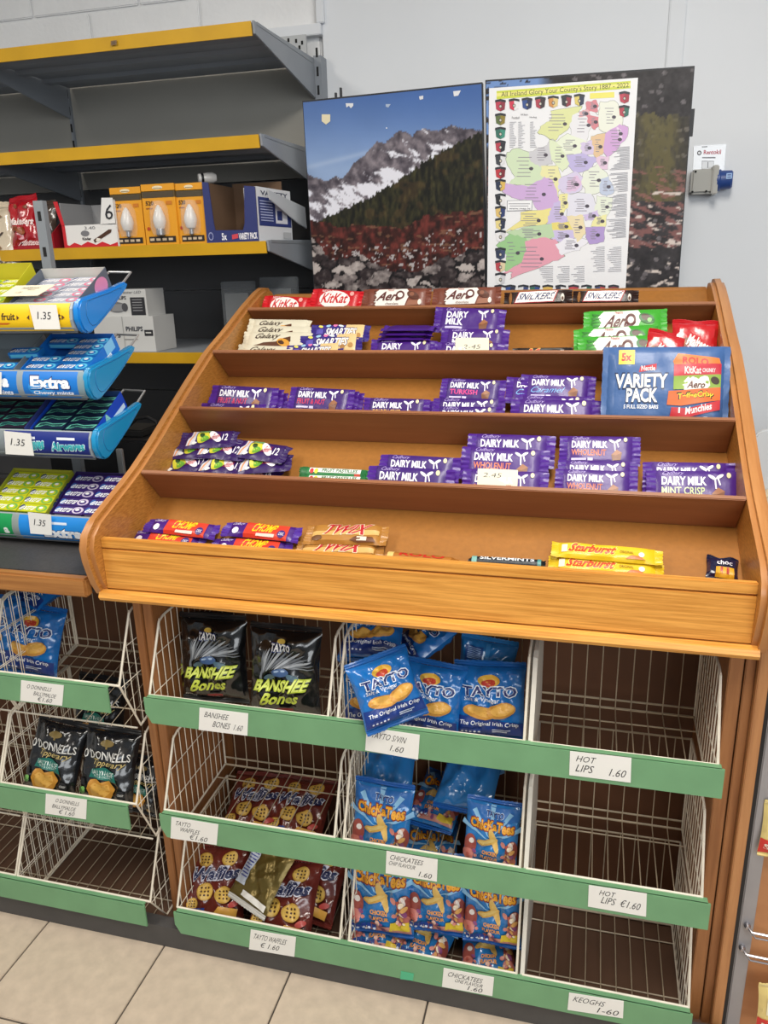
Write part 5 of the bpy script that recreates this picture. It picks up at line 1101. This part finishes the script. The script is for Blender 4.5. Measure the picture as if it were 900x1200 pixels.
# ------------------------------------------------------------------ paper map
mp = MB(); yM = PY - .004
def CP(x, y, h=0.0):
    return tuple(atY(570 + x / 4.616, 85 - y / 4.616, yM - h))
q = [Vector(CP(a, b)) for a, b in ((3, -1300), (745, -1300), (820, -28), (15, -85))]
mp.hexa([p + Vector((0, .0006, 0)) for p in q][::-1], q[::-1], mat('map_paper', '#e6e7ea', .45, coat=.2))
def cty(pts, c): return Pg([(x, -y) for x, y in pts], c)
GRN = '#8d9284'
C = [([(350,215),(505,190),(480,235),(460,275),(400,330),(370,360),(330,340),(285,320),(300,290),(345,265),(355,240)],'#d6dc96'),
 ([(470,235),(540,205),(612,240),(560,300),(540,380),(470,350),(455,290)],'#e2e2e6'), ([(540,165),(590,150),(605,180),(600,212),(540,212)],'#cf7480'), ([(505,215),(545,200),(560,235),(500,240)],'#d8a0a6'), ([(545,235),(612,240),(605,290),(580,305),(548,270)],'#cf7480'),
 ([(620,165),(690,160),(735,220),(725,290),(660,320),(615,300),(612,230)],'#e4e8d8'), ([(650,330),(720,285),(760,300),(755,350),(700,420),(655,450),(630,400)],'#c99ad2'), ([(705,300),(730,310),(735,350),(720,370),(715,330)],'#e3c8e6'), ([(570,350),(640,335),(632,430),(600,460),(575,430)],'#dcb88c'),
 ([(380,380),(440,335),(540,380),(500,440),(430,440),(390,410)],'#e2ead2'), ([(510,385),(570,370),(575,440),(520,440)],'#cdbfe0'), ([(440,450),(520,440),(595,470),(560,520),(480,540),(445,500)],'#b6abdc'), ([(600,460),(662,455),(655,520),(600,520)],'#dcbcd6'),
 ([(120,440),(170,420),(230,440),(250,490),(310,500),(320,560),(230,625),(190,600),(120,595),(160,560),(115,480)],'#c8dcb6'), ([(235,430),(320,400),(345,375),(352,490),(290,505),(245,480)],'#c3c3c9'), ([(345,370),(400,400),(445,490),(410,530),(355,470)],'#d7e4bc'),
 ([(300,510),(385,510),(402,600),(378,680),(350,600),(300,560)],'#e4e0a0'), ([(105,605),(230,620),(310,570),(350,590),(388,690),(350,740),(280,750),(250,690),(170,680),(105,650)],'#c6a2d6'), ([(395,580),(480,540),(532,580),(500,640),(430,655),(395,630)],'#cfc6e4'), ([(440,590),(490,560),(520,600),(480,640),(440,640)],'#d9b6d8'),
 ([(532,540),(600,500),(652,560),(640,640),(550,655),(520,600)],'#e0e8d6'), ([(620,580),(660,565),(688,640),(650,668),(615,640)],'#b6c2dc'), ([(440,660),(560,660),(600,740),(520,780),(440,770)],'#dcdcea'), ([(395,665),(440,660),(440,730),(395,770)],'#e6e094'), ([(600,670),(678,680),(670,740),(640,790),(590,750)],'#dfe8d4'),
 ([(190,760),(340,738),(345,790),(310,820),(170,840),(110,858),(190,800)],'#e6dc84'), ([(365,710),(400,700),(392,760),(440,780),(430,820),(330,815),(345,770)],'#c0b2de'), ([(358,815),(462,810),(466,852),(350,860)],'#e4d468'), ([(350,858),(470,855),(476,892),(410,920),(362,900)],'#c3b8e2'),
 ([(120,865),(200,842),(345,822),(357,890),(290,912),(210,900),(150,880)],'#b2d0a2'), ([(60,940),(130,880),(208,900),(210,970),(190,1020),(110,1070),(100,1040),(112,985)],'#8cc07e'), ([(212,920),(290,902),(362,910),(408,995),(330,1030),(230,1070),(130,1112),(150,1075),(100,1078),(195,1025),(217,970)],'#de93a8'),
 ([(380,930),(440,895),(545,910),(500,960),(410,985)],'#e6e6f0'), ([(440,782),(520,775),(532,870),(490,912),(470,850)],'#e6d6a8'), ([(540,840),(638,828),(630,912),(560,925),(540,890)],'#a48aca'), ([(525,770),(600,745),(602,790),(540,800)],'#c6b4e0'), ([(590,780),(648,770),(640,832),(570,830)],'#e8e49c')]
def wig(pts, sd):
    r_ = random.Random(sd); o = []
    for i in range(len(pts)):
        a, b = pts[i], pts[(i + 1) % len(pts)]
        for k in range(4):
            t = k / 4; j = 0 if k == 0 else 5
            o.append((a[0] + (b[0] - a[0]) * t + r_.uniform(-j, j), a[1] + (b[1] - a[1]) * t + r_.uniform(-j, j)))
    return o
def soft(c): return '#%02x%02x%02x' % tuple(int(int(c[i:i+2], 16) * .86 + 224 * .14) for i in (1, 3, 5))
C = [(wig(p, i), soft(c)) for i, (p, c) in enumerate(C)]
art = [Pg([(55, -100), (780, -45), (780, -85), (55, -145)], '#c9d24a'), Pg([(55, -112), (780, -57), (780, -72), (55, -130)], '#e8e184'), T("All Ireland Glory Your County's Story 1887 - 2022", 80, -140, 770, -104, '#2c3a22', .0, .0, 52), Pg([(560, -112), (692, -105), (692, -135), (560, -142)], '#e6df6c')]
for pts, c in C:
    cx = sum(p[0] for p in pts) / len(pts); cy = sum(p[1] for p in pts) / len(pts)
    art.append(cty([(cx + (x - cx) * 1.12, cy + (y - cy) * 1.12) for x, y in pts], GRN))
add_art(mp, art, CP, off0=.0003, doff=.000004)
art = []
for pts, c in C:
    cx = sum(p[0] for p in pts) / len(pts); cy = sum(p[1] for p in pts) / len(pts)
    art.append(cty([(cx + (x - cx) * 1.09, cy + (y - cy) * 1.09) for x, y in pts], c))
rn = random.Random(5)
for pts, c in C:
    cx = sum(p[0] for p in pts) / len(pts); cy = sum(p[1] for p in pts) / len(pts); w = (max(p[0] for p in pts) - min(p[0] for p in pts)) * .22; h = (max(p[1] for p in pts) - min(p[1] for p in pts)) * .3
    for i in range(6): y = cy - h + i * h / 3; art.append(R(cx - w * rn.uniform(.5, 1), -y - 2.4, cx + w * rn.uniform(.1, 1), -y + 1.2, '#8b8792'))
    art.append(E(cx + w * .9, -cy, 12, 10, '#4a4450', n=8))
def col(x0, x1, y0, y1, step, dens=1.0, right=False, slant=0.0):
    y = y0
    while y < y1:
        if rn.random() < dens:
            w = (x1 - x0) * rn.uniform(.45, 1); a = x1 - w if right else x0
            art.append(Pg([(a, -y), (a + w, -y + slant), (a + w, -y - 3 + slant), (a, -y - 3)], '#a3a3aa'))
        y += step
for x in (125, 172, 236): col(x, x + 38, 268, 410, 9, slant=2)
col(665, 775, 405, 530, 7, right=True, slant=6); col(655, 765, 545, 650, 7, right=True, slant=6); col(655, 760, 660, 780, 7, right=True, slant=6); col(640, 755, 795, 900, 7, right=True, slant=6)
for x in (285, 375, 455): col(x, x + 75, 1050, 1140, 10, right=True, slant=3)
for x in (560, 650): col(x, x + 80, 945, 1085, 10, right=True, slant=4)
art += [T('All Stars', 185, -232, 225, -222, '#55555c', 0), T('Football', 138, -250, 178, -238, '#55555c', 0), T('Hurling', 234, -248, 272, -236, '#55555c', 0), Pg([(112, -692), (250, -688), (246, -746), (110, -750)], '#8a8a92'), Pg([(115, -695), (247, -691), (243, -743), (113, -747)], '#eceef0'), R(120, -712, 236, -708, '#8f8f96'), R(126, -724, 228, -720, '#8f8f96'), T('www.map.ie', 122, -744, 238, -731, '#5a5a64', .02)]
def crest(x, y, w, h, c1, c2):
    dk = '#2a2c34'
    return [cty([(x - w/2, y - h/2), (x, y - h/2 - h*.1), (x + w/2, y - h/2), (x + w/2, y - h*.3), (x, y - h*.4), (x - w/2, y - h*.3)], dk), cty([(x - w*.46, y - h*.3), (x, y - h*.38), (x, y + h*.48), (x - w*.4, y + h*.3)], c1), cty([(x, y - h*.38), (x + w*.46, y - h*.3), (x + w*.4, y + h*.3), (x, y + h*.48)], c2), E(x, -(y + h*.05), w*.15, h*.17, dk, n=10), E(x, -(y + h*.05), w*.1, h*.11, '#c9c3b4', n=8)]
PAL = ['#b03a4c', '#2c4a8a', '#d9dadd', '#2f6a5c', '#d6b25a', '#26304a', '#c4424c', '#e4e4e6', '#394a7a', '#8a2f3e']
lc = [(180,'#b83a50','#8a2f3e'),(255,'#5a6a3c','#8a7a30'),(330,'#2f6a5c','#3a8a76'),(402,'#b03a4c','#2a2c34'),(475,'#3a3c44','#d9dadd'),(545,'#b8323e','#7a2430'),(612,'#26304a','#d6b25a'),(690,'#26282e','#e0e0e2'),(757,'#d6b870','#2c3a6a'),(822,'#e0cf8a','#28304a'),(887,'#e2e2e4','#d2d2d6'),(982,'#28324e','#3a4668'),(1050,'#b0404a','#d8c8a4'),(1118,'#e2e2e4','#c9c9ce')]
for y, a, b in lc: art += crest(76, y, 58, 62, a, b)
for i, x in enumerate((150, 220, 292, 362, 433, 503)): art += crest(x, 176 - i * 5, 58, 62, [('#c8324c', '#e2e2e4'), ('#2c4a8a', '#1e2a50'), ('#a83a4c', '#3a2c30'), ('#c88a4a', '#d8c080'), ('#2a2c34', '#8a2f3e'), ('#d6c46a', '#26304a')][i][0], [('#c8324c', '#e2e2e4'), ('#2c4a8a', '#1e2a50'), ('#a83a4c', '#3a2c30'), ('#c88a4a', '#d8c080'), ('#2a2c34', '#8a2f3e'), ('#d6c46a', '#26304a')][i][1])
art += crest(747, 137, 58, 62, '#b83a50', '#a03040') + crest(745, 212, 58, 62, '#b03a4c', '#2f6a5c')
for i, x in enumerate((72, 130, 200, 262, 332, 402, 472, 542, 615, 688)): art += crest(x, 1180, 58, 56, PAL[i], PAL[(i * 3 + 2) % 10])
add_art(mp, art, CP, off0=.00055, doff=.0000015)
tag(mp.build('paper_map', recalc=False), 'white paper county map poster with crests taped on the right picture', 'map')

# ------------------------------------------------------------------ wall socket, pouch, things at the far right
ws = thing('wall_socket', (1.16, 1.32, 1.60), 'grey industrial wall socket with a blue plug below the clear label pouch', 'wall socket')
MB().box(1.118, 1.178, 1.295, 1.34, 1.604, 1.668, mat('socket_grey', '#a9a8a2', .5)).build('housing', ws, bevel=.006)
MB().prism([(1.172, 1.288), (1.188, 1.284), (1.188, 1.34), (1.172, 1.34)], 1.600, 1.676, mat('socket_grey2', '#b9b8b3', .5), axis='z').build('flange', ws, bevel=.003)
MB().lathe([(0, 0), (.028, 0), (.028, .008), (.025, .01), (.024, .036), (.020, .040), (0, .040)], (1.188, 1.312, 1.638), (1, -.15, 0), mat('socket_blue', '#27488c', .4), 16).build('plug', ws)
s = MB(); add_art(s, [R(0, 0, 1, 1, '#7fa6d8'), R(.2, .2, .8, .4, '#2d5090'), R(.2, .6, .8, .8, '#2d5090')], bilin((1.207, 1.2825, 1.638), (1.222, 1.2815, 1.638), (1.222, 1.2835, 1.653), (1.207, 1.2845, 1.653), (0, -1, 0)), off0=.0008); s.build('sticker', ws, recalc=False)
for x, z in ((1.124, 1.61), (1.16, 1.61), (1.128, 1.662)): MB().lathe([(0, .002), (.003, .002), (.003, 0)], (x, 1.2945, z), (0, -1, 0), M_SLOT, 8).build('screw', ws, recalc=False)
qd = [atY(a, b, 1.3385) for a, b in ((812, 201), (848, 203), (851, 169), (813, 171))]
lp = MB().hexa(qd, [p + Vector((0, -.0012, 0)) for p in qd], mat('pouch_clear', '#e6e9ee', .12, coat=.6))
add_art(lp, [T('Rentokil', .32, .66, .86, .82, '#b8324a', .02), E(.18, .72, .07, .09, '#34343c'), E(.18, .72, .04, .05, '#e6e9ee'), R(.28, .52, .7, .56, '#6a6a72'), R(.28, .1, .66, .42, '#5a5a62'), R(.29, .12, .65, .40, '#e2e5ea'), R(.46, .16, .48, .38, '#44444c'), R(.25, .93, .42, .96, '#55555c')], bilin(*[p + Vector((0, -.0012, 0)) for p in qd], (0, -1, 0)), off0=.0003, doff=.00006)
tag(lp.build('label_pouch', recalc=False), 'clear pouch with a red printed label on the white wall', 'label')
# grey post, brown pegboard with hooks
un = thing('hook_display', (1.4, .08, 0), 'brown hook display board with grey post at the right edge', 'display rack')
MB().box(1.190, 1.2145, 0.045, 0.09, 0, 0.86, mat('brushed_grey', '#a5a3a6', .35, metal=.4, var=.06, vscale=14)).build('post', un, bevel=.002)
MB().box(1.2145, 1.75, 0.062, 0.075, 0, 0.86, wood('peg_brown', '#b57a4e', '#c48a5c', (4, 30, 8), .5)).build('back_board', un)
M_CHR = mat('chrome_hook', '#a9a6aa', .25, metal=.8)
for px, py in ((876, 1086), (870, 1112), (897, 989)):
    h = atY(px, py, .04)
    MB().lathe([(0, .010), (.004, .009), (.006, .004), (.006, 0)], (h.x, .045, h.z), (0, -1, 0), M_CHR, 10).tube([(h.x, .04, h.z), (h.x + .006, .030, h.z - .002), (h.x + .10, .028, h.z - .006), (h.x + .18, .028, h.z - .006)], .0026, M_CHR, 6).tube([(h.x + .004, .036, h.z - .004), (h.x + .012, .026, h.z - .009), (h.x + .18, .024, h.z - .013)], .002, M_CHR, 5).build('hook', un, recalc=False)
packet('peg', 0.075, 0.10, 0.016, '#d9c27a', [R(.0, .0, 1, .3, '#c8322c'), R(.2, .4, .8, .8, '#e9e0c0'), T('SALTED', .1, .1, .9, .22, '#f2e8d8', .03)], bag=True, wr=.002, sx=3, sy=3, nu=10, nv=10, seed=51, name='snack_packet', cat='snacks', seal=.008)
for (a, b), (c, d), l in (((896, 936), (950, 944), 'yellow and red snack packet hanging at the right edge'), ((889, 1150), (940, 1158), 'yellow and red snack packet hanging low in the bottom right corner')):
    put('peg', frame((a, b), (c, d), 86, .034, 0.3, KINDS['peg'], (.9, 1.2)), l, 'hanging snack packets')
# pale chair back and patterned cushion beyond the counter
wc = thing('plastic_chair', (1.44, .82, 0), 'pale plastic chair back with a cream cushion behind the stand at right', 'chair')
c0 = atY(884, 508, .8); pr = []
def rr(x0, x1, z0, z1, r):
    o = []
    for cx, cz, a0 in ((x1 - r, z1 - r, 0), (x0 + r, z1 - r, 90), (x0 + r, z0 + r, 180), (x1 - r, z0 + r, 270)):
        for i in range(5): a = math.radians(a0 + i * 22.5); o.append((cx + r * math.cos(a), cz + r * math.sin(a)))
    return o
MB().prism(rr(1.262, 1.66, .46, 1.04, .03), .80, .815, mat('chair_white', '#cfd3d6', .4), axis='y').build('backrest', wc, bevel=.004)
MB().prism(rr(1.285, 1.62, .50, .90, .035), .765, .799, mat('cushion_cream', '#ddd2b8', .8, var=.08, vscale=60, bump=.4, bscale=70), axis='y').build('cushion', wc, bevel=.01)
MB().box(1.27, 1.65, .42, .82, .43, .46, mat('chair_white', '#cfd3d6')).build('seat', wc, bevel=.008)
for x in (1.29, 1.63):
    for y in (.44, .80): MB().tube([(x, y, 0), (x, y, .44)], .013, M_STEEL, 8).build('leg', wc, recalc=False)

for o in bpy.data.objects:
    if '_w' in o: del o['_w']
